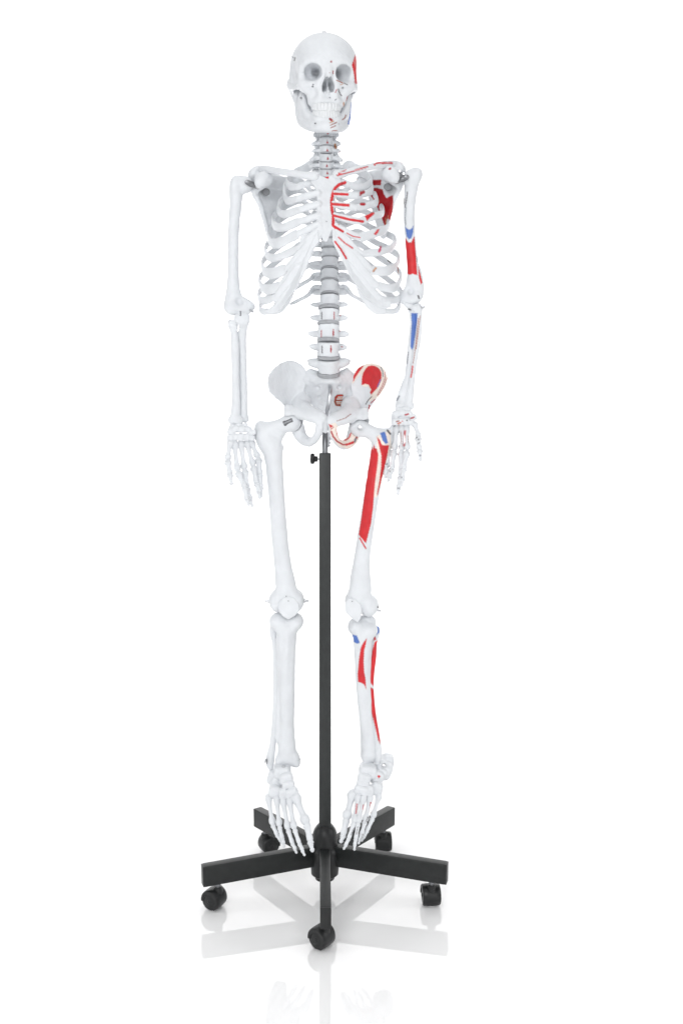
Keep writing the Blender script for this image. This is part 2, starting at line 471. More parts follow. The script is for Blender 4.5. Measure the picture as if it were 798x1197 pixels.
jaw_paint = [(DRED, 'l', [(385.5, 139), (387.5, 140.5)], 2.6), (DARK, 'l', [(386, 139.5)], 1.6),
    (TAN, 'l', [(385.5, 143.5), (390, 141.5)], 1.2), (BROWN, 'l', [(386, 146.4), (393.5, 143)], 1.1), (BROWN, 'l', [(386.5, 149.4), (392, 147)], 1.1), (BROWN, 'l', [(388, 153), (394, 152.5)], .9),
    (BROWN, 'l', [(400, 140), (403, 138), (404, 134.5)], 1.1), (BLUE, 'p', [(410, 120), (412.5, 120), (411, 136), (409.5, 146), (406, 145), (408.5, 134)], 0, -.5), (RED, 'l', [(404, 118), (406, 113)], 1)]
MAND = build('mandible', Hm(b.mesh(0.0013, 0.0003)), M_BONE, SKULL, jaw_paint)
for up in (1, 0):
    acc = 0.0
    widths = [.0045, .0037, .0041, .0038, .0038, .0052] if up else [.0030, .0033, .0038, .0038, .0040, .0054]
    for s in (-1, 1):
        ang = 0.0
        for wd in widths:
            R = .0318
            a = ang + wd / R; ang += 2 * wd / R
            cx, cy = s * (.0285 if up else .0270) * math.sin(min(a, 1.7)), -.0565 - (.0312 if up else .0292) * math.cos(min(a, 1.7))
            n = np.array([s * math.sin(a), -math.cos(a), 0])
            z0, z1, z2 = (-.0650, -.0710, -.0772) if up else (-.0910, -.085, -.0785)
            zt = random.uniform(-.0005, .0005)
            rows = [(cx, cy, z0, .0032, wd * .93), (cx, cy, (z0 + z1) / 2, .0036, wd * 1.02), (cx, cy, z1, .0034, wd * 1.04), (cx, cy, z2 + zt + (.0012 if up else -.0012), .0022, wd * 1.01)]
            V, F = sweep(rows, up=n, seg=12, step=.002, sq=2.6)
            build('tooth', (H(V), F), M_TOOTH, SKULL if up else MAND)
screw(H((0, .004, .0855)), H((0, .004, .0895)), .004, SKULL)
screw(H((-.0665, -.028, .030)), H((-.071, -.030, .033)), .0012, SKULL)
screw(H((.052, -.030, -.045)), H((.053, -.028, -.075)), .0014, SKULL)
screw(H((-.049, -.028, -.052)), H((-.052, -.05, -.052)), .0022, SKULL, m=M_DSTEEL)

# ================================================================== SPINE
lev = [('c', 149, 161), ('c', 161, 171), ('c', 171, 179.5), ('c', 179.5, 189), ('c', 189, 197.5), ('c', 197.5, 207)]
tl = [207, 216.5, 226, 236, 246.5, 257, 268, 279, 290, 301, 314.5, 328, 344]
lev += [('t', tl[i], tl[i + 1]) for i in range(12)]
ll = [344, 360, 378, 398, 418, 437]
lev += [('l', ll[i], ll[i + 1]) for i in range(5)]
keyY = [(150, .022), (180, .016), (207, .030), (236, .055), (268, .066), (301, .058), (328, .040), (360, .016), (398, -.002), (418, .004), (440, .022)]
keyX = [(150, 381), (180, 381), (207, 382), (268, 384), (301, 385.3), (344, 385), (378, 383.5), (440, 384)]
def spY(py): return float(np.interp(py, *zip(*keyY)))
def spX(py): return float(np.interp(py, *zip(*keyX)))
proto = {}
b = Blob(.003)   # cervical, body centre at the origin, unit half height .0075
b.drum((0, 0, 0), .0135, .0105, .0070, .10, .0015)
for s in (-1, 1):
    b.chain([((s * .011, .004, .000), .0040), ((s * .020, .004, -.001), .0036), ((s * .0255, -.001, -.004), .0036)])
    b.cone((s * .018, .004, -.001), (s * .018, .004, .0), .0022, op='-', k=.001)
    b.chain([((s * .018, .013, -.004), .0055), ((s * .018, .016, .004), .0045)])
    b.chain([((s * .018, .014, .0), .004), ((s * .006, .027, -.002), .004)])
    b.cone((s * .0115, -.001, .006), (s * .0125, .003, .009), .003, .002)
    b.cone((0, .028, -.003), (s * .004, .042, -.008), .004, .003)
proto['c'] = (b.mesh(.0011, .0003), .0070)
b = Blob(.003)   # thoracic
b.drum((0, 0, 0), .0165, .0155, .0095, .12, .002)
for s in (-1, 1):
    b.cone((s * .012, .012, .003), (s * .016, .024, .002), .005, .005)
    b.chain([((s * .014, .024, .002), .006), ((s * .026, .033, .004), .0052), ((s * .032, .036, .005), .0055)])
    b.cone((s * .013, .024, .010), (s * .013, .026, -.010), .0055, .005)
    b.cone((s * .012, .026, 0), (0, .034, -.003), .005, .005)
b.chain([((0, .034, -.003), .005), ((0, .048, -.012), .004), ((0, .058, -.022), .0035)])
proto['t'] = (b.mesh(.0013, .0003), .0095)
b = Blob(.004)   # lumbar
b.drum((0, 0, 0), .0225, .0175, .0140, .13, .0025)
for s in (-1, 1):
    b.cone((s * .014, .014, .004), (s * .016, .028, .002), .007, .006)
    b.chain([((s * .016, .024, .001), .006), ((s * .027, .024, .001), .0045), ((s * .039, .025, .002), .0042)], fl=((0, 1, 0), .6))
    b.cone((s * .016, .030, .013), (s * .018, .034, -.016), .0065, .006)
    b.cone((s * .014, .032, 0), (0, .042, -.004), .006, .005)
b.cone((0, .042, -.003), (0, .066, -.008), .009, .009, fl=((1, 0, 0), .4))
proto['l'] = (b.mesh(.0014, .0004), .0140)

vmarks = []
for py, dx in ((155, 2), (166, 1.5), (175.5, 1.5), (185, 2), (193.5, 1), (202, 1.5)):
    x = 381 + dx; vmarks.append((DRED, 'p', [(x - 1.3, py + 1.5), (x, py - 2.2), (x + 1.3, py + 1.5), (x, py + 2)]))
for (x, y) in ((376, 369), (390.5, 369), (375.5, 390), (389.5, 389), (376.3, 408.5), (386.7, 408)):
    vmarks.append((DRED if x > 380 or y == 390 else DARK, 'l', [(x, y - 4), (x, y + 4)], 1.0))
    if y > 385 and x > 380: vmarks.append((DRED, 'l', [(x, y - 1), (x, y + 2)], 1.8))
for (x, y) in ((397, 369), (396.5, 387), (399, 405.5)): vmarks.append((DRED, 'l', [(x, y), (x + 1, y)], 1.2))
vmarks += [(TAN, 'l', [(391.5, 169), (392.5, 173)], 2.4), (BROWN, 'l', [(391, 171.5)], 1.6), (RED, 'l', [(397, 178), (398, 180)], 1.4), (RED, 'l', [(393, 163)], 1)]
VERT = {}
for i, (ty, a0, a1) in enumerate(lev):
    gap = 1.3 if ty == 'c' else (1.6 if ty == 't' else 3.4)
    cyp = (a0 + a1) / 2; Y = spY(cyp)
    d = (CAMD + Y) / FPX
    hh = (a1 - a0 - gap) * d / 2
    (V, F), h0 = proto[ty]
    sz = hh / h0
    sxy = {'c': 0.98 + .02 * i, 't': 0.86 + (i - 6) * 0.025, 'l': 0.96 + (i - 18) * .018}[ty]
    if i < 3: sxy = 1.0
    c = P(spX(cyp), cyp, Y)
    tilt = math.atan2(spY(a1) - spY(a0), -(a1 - a0) * d)   # follow the curve of the column
    ang = math.atan((spY(a0) - spY(a1)) / ((a1 - a0) * d)) * 0.8
    U = V * np.array([sxy * random.uniform(.98, 1.02), sxy, sz]); 
    if ty == 'c':
        lat = np.clip((np.abs(U[:, 0]) - .014) / .006, 0, 1); U[:, 0] *= 1 + lat * (.02 + .055 * i + random.uniform(-.05, .05)); U[:, 2] += lat * random.uniform(-.002, .002)
    else: U[:, 0] *= 1 + .07 * random.uniform(-1, 1) * np.clip((np.abs(U[:, 0]) - .018) / .01, 0, 1)
    R = np.array(Matrix.Rotation(math.radians(random.uniform(-3, 3)), 3, 'Z') @ Matrix.Rotation(math.radians(random.uniform(-1.3, 1.3)), 3, 'Y') @ Matrix.Rotation(-ang, 3, 'X'))
    name = {'c': 'cervical_vertebra', 't': 'thoracic_vertebra', 'l': 'lumbar_vertebra'}[ty]
    VERT[i] = c
    U = U @ R.T + c
    if i == 22:   # the last lumbar vertebra has thick stubby wings
        bb = Blob(.005)
        for sg in (-1, 1): bb.chain([(_arr((sg * .016, .006, .001)), .011), (_arr((sg * .028, .010, .002)), .0095), (_arr((sg * .037, .012, .004)), .0075)], fl=((0, 0, 1), .85))
        bb.drum((0, 0, 0), .0235, .018, .0138, .08, .003); W5, F5 = bb.mesh(.0014, .0003)
        U, F = joinm([(U, F), (W5 @ R.T + c, F5)])
        F = F[0]
    build(name, (U, F), M_BONE, SK, vmarks if ty != 't' else None)
    # the disc below
    pd = P(spX(a1), a1, spY(a1)); rx = {'c': .0137, 't': .0172, 'l': .0236}[ty] * sxy; ry = {'c': .0108, 't': .0162, 'l': .0188}[ty] * sxy
    hd = (gap + (.6 if ty != 'l' else .5)) * d / 2
    if ty == 'l' and i == 22: rx *= 1.0; hd *= 1.35
    prof = [(-1, .90), (-.85, .975), (-.4, 1.0), (.4, 1.0), (.85, .975), (1, .90)]
    rows = [(0, 0, hd * t, ry * r, rx * r) for t, r in prof]
    Vd, Fd = sweep(rows, up=(0, -1, 0), seg=28, step=hd * .4, cap=False)
    build('intervertebral_disc', (Vd @ R.T + pd, Fd), M_DISC, SK)
# atlas, behind the jaw
b = Blob(.003); c = P(381, 143, .026)
for s in (-1, 1):
    b.chain([(c + _arr((s * .004, -.012, 0)), .005), (c + _arr((s * .017, -.004, 0)), .008), (c + _arr((s * .036, .002, -.003)), .005)])
    b.chain([(c + _arr((s * .018, .004, 0)), .005), (c + _arr((s * .012, .026, 0)), .004), (c + _arr((0, .032, 0)), .004)])
b.cone(c + _arr((0, -.006, -.012)), c + _arr((0, -.006, .008)), .006, .005)
build('cervical_vertebra', b.mesh(.0013), M_BONE, SK)

# ================================================================== SACRUM
b = Blob(.006)
def sacY(x, z): return 0.034 + 0.02 * np.clip((P(384, 440)[2] - z) / .08, 0, 1) + 9 * (x - P(384, 440)[0]) ** 2 * 1.2
top = [(368, 440), (376, 438), (392, 438), (400, 440), (409, 434), (414, 440), (415, 452), (411, 464), (402, 476), (394, 490), (388, 500), (384, 505), (380, 500), (374, 490), (366, 476), (357, 464), (352, 452), (354, 440), (359, 434)]
pl = [tuple(P(x, y, .035)[[0, 2]]) for x, y in top]
b.plate(pl, sacY, lambda x, z: 0.030 - 0.016 * np.clip((P(384, 440)[2] - z) / .10, 0, 1))
b.drum(P(384, 443.5, .030), .0255, .019, .008, .03, .003, k=.012)
b.cone(P(384, 445, .030), P(384, 462, .040), .020, .014, k=.014, fl=((0, 1, 0), .6))
for s in (-1, 1):
    b.cone(P(384 + s * 16, 442, .042), P(384 + s * 24, 443, .046), .012, .011, k=.016)
    b.cone(P(384 + s * 18, 436, .038), P(384 + s * 21, 432.5, .040), .006, .004, k=.010)
    for j, (dx, py) in enumerate(((12, 453), (11, 464), (9, 475), (7, 485))):
        b.cone(P(384 + s * dx, py, -.02), P(384 + s * dx, py, .0285 + j * .0065), .0033 - j * .0003, op='-', k=.004)
for py in (458, 469, 480): b.cone(P(377, py, .02 + (py - 440) * .0005), P(391, py, .02 + (py - 440) * .0005), .0012, op='-', k=.003)
sac_paint = [(BROWN, 'l', [(400, 462.3), (395, 462.3), (392.3, 464.5), (391.6, 470), (393, 473.3), (400, 473.8)], 2.6), (RED, 'l', [(399, 462), (394, 462.5), (391.8, 467)], 1.0), (BROWN, 'l', [(392, 468), (400, 468)], 2.0), (TAN, 'l', [(394.5, 465.2), (399.5, 465.2)], 1.4), (TAN, 'l', [(394.5, 470.8), (399.5, 471)], 1.4)]
SAC = build('sacrum', b.mesh(.0014, .0005), M_BONE, SK, sac_paint)
b = Blob(.003)
for j, (py, Y, r) in enumerate(((508, .045, .009), (513, .040, .0075), (517.5, .034, .006), (521, .028, .0045))):
    b.ell(P(384, py, Y), (r, r * .7, r * .62))
build('coccyx', b.mesh(.0013), M_BONE, SAC)

# ================================================================== RIB CAGE
def mirx(px, Y): # the same place on the other side of the chest
    c = float(np.interp(Y, [-.11, -.05, .03], [380.3, 382.5, 385.8]))
    return 2 * c - px
LEFT = { # the raised side of the chest, from the outermost point to the front end
 2: [(433, 214, .040), (434.5, 222, -.010), (428, 226.5, -.050), (417, 229, -.082)],
 3: [(438, 228, .045), (440.5, 236, -.020), (431, 240, -.065), (416, 243, -.093)],
 4: [(446.5, 243, .050), (446.5, 249.5, -.020), (436, 253, -.070), (420, 258.5, -.098)],
 5: [(452.5, 259, .052), (452, 266.5, -.020), (441.5, 271.5, -.068), (420, 278, -.100)],
 6: [(460, 278, .055), (459, 288, -.015), (447, 293.5, -.066), (422, 297, -.102)],
 7: [(463, 297, .055), (463.5, 309, -.010), (453, 316.5, -.060), (433, 316, -.088)],
 8: [(465.5, 317, .052), (466.5, 330, -.005), (458, 337, -.050), (441, 334, -.076)]}
LCART = {
 2: [(404, 228, -.090), (390, 226, -.094)], 3: [(405, 241, -.100), (389, 238.5, -.101)], 4: [(408, 256.5, -.105), (390, 252, -.106)],
 5: [(407, 272.5, -.109), (391, 263, -.110)], 6: [(411, 289, -.110), (401, 277.5, -.112), (393, 269, -.112)],
 7: [(424, 309, -.100), (411, 296, -.110), (400, 282, -.113), (392, 275, -.112)], 8: [(431, 328, -.086), (419, 313, -.103), (409, 298, -.111), (402, 288, -.113)]}
FW = {1: .0085, 2: .0082, 3: .0084, 4: .0092, 5: .0108, 6: .0088, 7: .0115, 8: .0105, 9: .0082, 10: .0068}   # half widths of the rib fronts
PLATE = {  # the fused cartilage of the lower ribs: outline and (x, y, depth) samples of its surface
 -1: ([(372, 265), (360, 270), (352, 275), (349.5, 282), (350, 287), (352, 294), (351, 301), (345, 307), (337, 318), (335, 324), (333, 330), (327.5, 338), (327, 345), (321, 352), (319, 358), (310, 363), (311, 367.5), (319, 367.5), (328, 363), (338, 348), (349, 334), (360, 309), (367, 290), (373, 283)],
      [(372, 268, -.112), (352, 277, -.105), (350, 292, -.103), (358, 297, -.1115), (337, 318, -.086), (347, 318, -.101), (328, 338, -.073), (338, 338, -.088), (319, 357, -.052), (327, 355, -.064), (312, 366, -.038)]),
 1: ([(389, 264), (402, 270), (410, 277), (412, 283), (411, 291), (416, 299), (417, 306), (427, 316), (428, 326), (437, 333), (439, 342), (448, 347), (457, 352), (457, 359), (449, 361), (440, 358.5), (425, 347), (410, 325), (400, 305), (391, 288), (388, 281)],
      [(390, 268, -.112), (411, 279, -.105), (413, 294, -.103), (403, 297, -.1115), (427, 318, -.086), (415, 318, -.101), (438, 336, -.073), (426, 338, -.088), (449, 355, -.050), (440, 355, -.062), (456, 356, -.040)])}
def cartilage_plate(sd):
    out, smp = PLATE[sd]
    A = []; yv = []
    for x, y, Y in smp:
        w = P(x, y, Y); A.append([1, w[0], w[2], w[0] ** 2, w[0] * w[2], w[2] ** 2]); yv.append(Y)
    cf = np.linalg.lstsq(np.array(A), np.array(yv), rcond=None)[0]
    def yf(x, z): return np.clip(cf[0] + cf[1] * x + cf[2] * z + cf[3] * x ** 2 + cf[4] * x * z + cf[5] * z ** 2, -.116, -.02) + .0012
    poly = []
    for x, y in out:
        Y = -.09
        for _ in range(4): w = P(x, y, Y); Y = float(yf(w[0], w[2]))
        poly.append((w[0], w[2]))
    bb = Blob(.004); bb.plate(poly, yf, .0085)
    return bb.mesh(.0013, .0004, 1.0, 3)
T = {i: VERT[5 + i] for i in range(1, 13)}
RIB = {
 1: [(366, 194, .058), (356, 197, .056), (345, 203.5, .040), (336, 211, .010), (338, 217, -.030), (346, 219, -.055), (356, 216, -.066)],
 2: [(352, 212, .085), (341, 212, .080), (333, 218, .040), (333, 229, -.010), (337, 235, -.050), (348, 232.5, -.082)],
 3: [(352, 223, .100), (337, 227, .095), (327, 236, .045), (326, 247, -.020), (334, 250.5, -.065), (350, 245, -.093)],
 4: [(352, 235, .110), (336, 240, .105), (321, 252, .050), (320, 262, -.020), (330, 266, -.070), (350, 259, -.098)],
 5: [(352, 246, .116), (335, 252, .110), (315, 268, .052), (315, 281, -.020), (325, 284.5, -.068), (349, 273, -.100)],
 6: [(353, 259, .118), (336, 267, .112), (312.5, 285, .055), (311.5, 298, -.015), (322, 301, -.066), (348, 291.5, -.102)],
 7: [(354, 271, .118), (336, 281.5, .112), (309.5, 302, .055), (307.5, 315, -.010), (317, 320, -.060), (335, 314.5, -.088)],
 8: [(355, 284, .114), (336, 296, .108), (306.5, 320, .052), (304.5, 333, -.005), (313, 338.5, -.050), (327, 334, -.076)],
 9: [(355, 298, .106), (336, 313, .100), (305.5, 338, .048), (302.8, 348, .000), (308, 351.5, -.035), (319, 349, -.060)],
 10: [(356, 313, .094), (337, 329, .088), (308, 352, .045), (304, 360, .005), (307, 364, -.020), (316, 364, -.042)],
 11: [(362, 327, .070), (350, 334, .070), (336, 343, .055)],
 12: [(360, 345, .055), (348, 351.5, .058), (338.5, 356, .050)],
}
CART = {
 1: [(364, 213, -.068), (370, 210, -.070)],
 2: [(360, 229, -.090), (371, 226, -.094)],
 3: [(361, 242, -.100), (371.5, 239, -.101)],
 4: [(361, 256, -.105), (371.5, 252, -.106)],
 5: [(360, 268, -.109), (372, 262, -.110)],
 6: [(359, 284, -.110), (367, 275, -.112), (373, 268, -.112)],
 7: [(344, 308, -.100), (356, 294, -.110), (366, 281, -.113), (374, 274, -.112)],
 8: [(336, 328, -.086), (348, 312, -.103), (358, 297, -.111), (364, 288, -.113)],
 9: [(327, 345, -.070), (338, 331, -.090), (348, 316, -.104), (353, 308, -.108)],
 10: [(325, 360, -.056), (335, 347, -.078), (342, 334, -.093)],
}
chest_paint = [
    (RED, 'l', [(390, 226.5), (406, 227.3)], 3.1), (RED, 'l', [(388, 238.5), (407, 240)], 3.4), (RED, 'l', [(390, 252), (408, 256.5), (424, 259)], 3.0),
    (RED, 'l', [(391, 265), (400.5, 270.5)], 3.0), (RED, 'l', [(403, 213.5), (396, 216), (391.5, 220)], 3.7),
    (DRED, 'l', [(422, 225.5), (424.5, 224.5)], 4.0), (DRED, 'l', [(421, 228)], 2.2), (DRED, 'l', [(422, 238.6), (425.5, 238.6)], 3.4), (RED, 'p', [(426, 252.5), (432, 249.5), (437, 247), (437.5, 250), (431, 256), (429, 258.5)]),
    (RED, 'p', [(436.5, 273.5), (441, 268), (443.5, 267.5), (442, 271.5), (439, 275)]), (srgb(200, 60, 100), 'p', [(441.5, 294.5), (444, 287.5), (446, 287.5), (445, 293), (443, 295.5)]),
    (RED, 'l', [(405.5, 272.5), (412, 276), (420.5, 277.8)], 1.3), (RED, 'l', [(395.5, 277.5), (404, 285), (412, 290)], 1.7), (RED, 'l', [(391.5, 282.5), (398, 291), (404.5, 302)], 2.2),
    (TAN, 'l', [(436, 317), (439, 313.5)], 2.0), (BROWN, 'l', [(437, 317)], 1.2), (BROWN, 'l', [(414, 208), (415, 208)], 1.8), (BROWN, 'l', [(421, 207.5)], 1.5), (TAN, 'l', [(417, 209.5)], 1.5),
    (BROWN, 'l', [(464.5, 312), (465.5, 319)], 1.2), (DARK, 'l', [(453, 304.5), (456.5, 307.5)], 1.0), (TAN, 'l', [(396, 262.5)], 1.6), (GREYL, 'l', [(405, 262)], 1.2)]
for i in range(1, 13):
    for s in (-1, 1):
        c = T[i]
        k = RIB[i]
        pts = [(*(c + _arr((s * .019, .017, .003 if i > 1 else .012))), .0035, .0045), (*(c + _arr((s * .034, .034, .002))), .0038, .0055)]
        if i == 1: pts = pts[:1]
        n = len(k)
        for j, (px, py, Y) in enumerate(k):
            if s > 0: px = mirx(px, Y)
            if s > 0 and i in LEFT and j >= 2: px, py, Y = LEFT[i][j - 2]
            wv = (.0066 if i > 1 else .0078) if i < 11 else .0046
            if 2 <= i <= 10 and j >= n - 2: wv = FW[i] * (1 if s < 0 else .86)
            if i >= 11 and j == n - 1: wv = .003
            if 2 <= i <= 10 and 2 <= j < n - 2: wv = .0078 if j < n - 3 or s > 0 else (FW[i] + .0075) / 2
            if i == 1 and j < 3: wv = .0105
            jit = random.uniform(-.4, .4)
            pts.append((*P(px + jit, py + jit * .5 * (j not in (n - 1,)), Y), .0032 if i < 11 else .003, wv))
        # the flat side of a rib faces outwards from the chest
        cen = _arr((T[6][0], .02, 0))
        S = spline(pts, .0016)
        V, F = sweep_dir = None, None
        p = S[:, :3]; t = np.gradient(p, axis=0); t /= np.linalg.norm(t, axis=1)[:, None]
        out = p - cen; out[:, 2] = 0; out /= np.linalg.norm(out, axis=1)[:, None] + 1e-9
        u = out - t * (out * t).sum(1)[:, None]; u /= np.linalg.norm(u, axis=1)[:, None] + 1e-9
        v = np.cross(t, u); sg = 30 if s > 0 else 16
        ang = np.linspace(0, 2 * math.pi, sg, endpoint=False)
        ln = np.arange(len(p)); wob = 1 + .05 * np.sin(ln * .13 + i * 2 + s) + .03 * np.sin(ln * .31 + i)
        endf = np.clip(np.minimum(ln + 1, len(p) - ln) / 3.0, .35, 1) ** .5
        V = (p[:, None, :] + u[:, None, :] * (S[:, 3] * endf)[:, None, None] * np.cos(ang)[None, :, None] + v[:, None, :] * (S[:, 4] * wob * endf)[:, None, None] * np.sin(ang)[None, :, None]).reshape(-1, 3)
        n2 = len(p); ii = np.arange(n2 - 1)[:, None] * sg; jj = np.arange(sg)[None, :]; j2 = (jj + 1) % sg
        F = (np.stack([ii + jj, ii + j2, ii + sg + j2, ii + sg + jj], -1).reshape(-1, 4), [list(range(sg))[::-1], [(n2 - 1) * sg + q for q in range(sg)]])
        rb = build('rib', (V, F), M_BONE, SK, chest_paint if s > 0 else None)
        if i in CART:
            cp = [k[-1]] + CART[i]; rows = []
            if s > 0 and i in LCART: cp = [LEFT[i][-1]] + LCART[i]
            for j, (px, py, Y) in enumerate(cp):
                if s > 0 and i not in LCART: px = mirx(px, Y)
                w = .0076 if i < 6 else (.0095 if i == 6 else .0118)
                if j == 0: w = FW[i] * (1 if s < 0 else .86)
                if j == len(cp) - 1: w = .0064 if i < 7 else .0070
                rows.append((*P(px, py, Y), .0048, w))
            rows[0] = (*(_arr(rows[0][:3]) * .97 + _arr(rows[1][:3]) * .03), .0040, .0071)
            V, F = sweep(rows, up=(0, -1, 0), seg=44 if s > 0 else 20, step=.0013)
            if i == 7: V, F = joinm([(V, F), cartilage_plate(s)])
            build('costal_cartilage', (V, F), M_BONE, rb, chest_paint if s > 0 else None)

# sternum
b = Blob(.005)
def stY(x, z): return np.interp(z, [P(379, 285, -.1)[2], P(379, 205, -.1)[2]], [-.117, -.076])
poly = [(365, 205), (372, 203), (380, 205.5), (388, 203), (396, 204.5), (399.5, 211), (397, 217.5), (391.5, 222.5), (390, 236), (391, 250), (392, 262), (388, 271), (384.5, 279), (382, 284), (378, 283), (376, 278), (373, 271), (369.5, 262), (370, 250), (370.5, 236), (370, 224), (367, 217), (363, 212)]
b.plate([tuple(P(x, y, -.095)[[0, 2]]) for x, y in poly], stY, .011)
for s in (-1, 1):
    for j in (2, 3, 4, 5, 6):
        q = CART[j][-1]; px = q[0] + 1 if s < 0 else LCART[j][-1][0] - 1; b.ell(P(px, q[1], q[2] + .001), (.005, .006, .0065))
st_paint = [(RED, 'l', [(402, 213.5), (396, 216), (391.5, 220), (389, 226), (387.5, 234), (387.8, 245), (389.5, 252), (389.2, 263), (393, 267), (400, 271)], 3.7), (RED, 'l', [(380.5, 206.5), (383, 207.5)], 2.8), (GREYL, 'l', [(381.5, 259)], 1.2)]
build('sternum', b.mesh(.0013, .0004), M_BONE, SK, st_paint)

# ================================================================== SHOULDERS
def tube(name, rows, parent, paint=None, up=(0, -1, 0), seg=18, step=.0014, m=None):
    V, F = sweep([(*P(r[0], r[1], r[2]), r[3], r[4] if len(r) > 4 else r[3]) for r in rows], up=up, seg=seg, step=step)
    return build(name, (V, F), m or M_BONE, parent, paint)
tube('clavicle', [(367, 206, -.080, .011, .0105), (358, 205.2, -.080, .0082, .0078), (342, 202.4, -.070, .007, .0072), (324, 199.8, -.040, .007, .0070), (313, 198.2, -.012, .0072, .0080), (305, 197.5, .006, .005, .0075)], SK)
cl_paint = [(RED, 'l', [(394, 205.5), (404, 202.5), (413.5, 200)], 1.7), (RED, 'l', [(396, 202.5), (404, 198.5)], 1.3), (RED, 'l', [(415, 199), (429.5, 195)], 1.7), (RED, 'l', [(437.5, 192.5), (440, 190.5), (458, 190.5)], 2.2)]
tube('clavicle', [(394, 204, -.080, .0105, .0105), (403, 202, -.080, .0082, .0078), (419, 198, -.068, .007, .0072), (438, 194, -.038, .007, .0070), (451, 192, -.010, .0072, .0080), (461, 192, .004, .005, .0085)], SK, cl_paint)

def scapula(side):
    b = Blob(.006)
    if side < 0:
        f = lambda x, y, Y: P(x, y, Y)
        q = lambda x: x
        dy = 0
    else:
        dy = -6
        q = lambda x: 772 - 1.0 * (x) - 8
        f = lambda x, y, Y: P(q(x), y + dy, Y)
    xl = f(300, 215, .05)[0]; xm = f(352, 215, .05)[0]
    def yf(x, z): 
        t = np.clip((x - xl) / (xm - xl), -.2, 1.2); return .028 + .072 * t + .012 * np.sin(t * 3.1) 
    body = [(296, 221), (303, 238), (308, 255), (312.5, 274), (315, 284), (318.5, 285), (322, 276), (327, 258), (332, 240), (336, 224), (337, 218), (326, 221.5), (312, 220)]
    b.plate([tuple(f(x, y, .06)[[0, 2]]) for x, y in body], yf, .0045)
    upper = [(301, 212), (313, 204), (330, 204), (338, 203), (345, 203), (345, 212), (340, 221), (330, 221.5), (312, 221), (300, 222)]
    b.plate([tuple(f(x, y, .06)[[0, 2]]) for x, y in upper], lambda x, z: yf(x, z) + .004, .0045)
    b.chain([(f(296, 223, .03), .006), (f(304, 240, .036), .0045), (f(310, 260, .044), .004), (f(316, 283, .052), .0045)], k=.004)
    b.ell(f(298, 218, .022), (.010, .012, .018))
    b.chain([(f(304, 216, .015), .010), (f(311, 207.5, -.008), .0085), (f(305, 211.5, -.018), .0080), (f(303, 214, -.020), .0065)], k=.012)
    b.ell(f(308, 210, -.010), (.0135, .010, .0110), (0, 25, 0), k=.014)
    b.ell(f(301, 206, .012), (.012, .013, .012)); b.ell(f(294, 208, .014), (.006, .010, .008)); b.ell(f(302, 197.5, .020), (.0105, .015, .0065)); b.ell(f(295.5, 203, .006), (.0070, .011, .0085)); b.ell(f(298, 200, .010), (.007, .012, .007))
    b.chain([(f(345, 215, .10), .004), (f(320, 206, .085), .006), (f(304, 199, .050), .008), (f(297, 200.5, .018), .0068), (f(294.5, 205, .006), .0058)], k=.006, fl=((0, 0, 1), .7))
    b.cone(f(313, 222, .044), f(346, 221.5, .088), .0022, .0022, op='-', k=.002)
    b.cone(f(311, 224.5, .0), f(311.5, 224.5, .05), .0085, .0075, op='-', k=.002); b.ell(f(314, 226, .036), (.007, .012, .005), op='-', k=.002)
    b.cone(f(301, 213, .0), f(303, 215, .018), .0045, .004, op='-', k=.002)
    pt = None
    if side > 0:
        RED_SHADED = srgb(168, 22, 30)  # muscle red with the shade behind the ribs painted in
        pt = [(RED_SHADED, 'p', [(431, 210.5), (445.5, 210), (445, 216.5), (431.5, 217)]),
              (RED_SHADED, 'p', [(430, 220), (441, 219.5), (447, 221.5), (448.5, 227), (451.5, 231.5), (455, 229.5), (459, 228), (459.5, 236), (458.5, 248), (456, 257), (453.5, 266), (451, 270), (448.5, 262), (445, 252), (441, 243), (436, 233), (431, 226)]),
              (TAN, 'l', [(450.5, 255), (451, 263)], .9), (TAN, 'l', [(440, 228), (443, 236)], .8), (TAN, 'l', [(453.5, 252), (452, 264)], .7),
              (DRED, 'l', [(455, 197.5), (456, 197)], 2.4), (BROWN, 'l', [(469, 190), (475, 191.5)], 1.1), (TAN, 'l', [(462, 243), (461.5, 250)], .8)]
    o = build('scapula', b.mesh(.0014, .0004, 1.0, 3), M_BONE, SK, pt)
    return o, f
SR, fR = scapula(-1); SL, fL = scapula(1)
for S_, f_ in ((SR, fR), (SL, fL)):
    # steel shoulder fitting and the socket screw
    build('shoulder_bracket', joinm([lathe(f_(287, 213, -.010), f_(303, 218.5, -.002), [(0, .005), (.05, .0062), (.95, .0062), (1, .005)], 16)]), M_DSTEEL, S_, sharp=40)
    screw(f_(289, 213, -.022), f_(289.3, 213.5, -.010), .0040, S_, m=M_DSTEEL, head=.0052)
    screw(f_(311, 224.5, .020), f_(311.2, 224.5, .046), .0082, S_, m=M_DSTEEL)
    screw(f_(301.5, 217.5, -.014), f_(302, 218, .004), .0035, S_, head=.0055)
for (x, y) in ((467, 200), (471.5, 203)):
    screw(P(x, y, -.008), P(x + .5, y + 1, .012), .0018, SL, head=.0028)

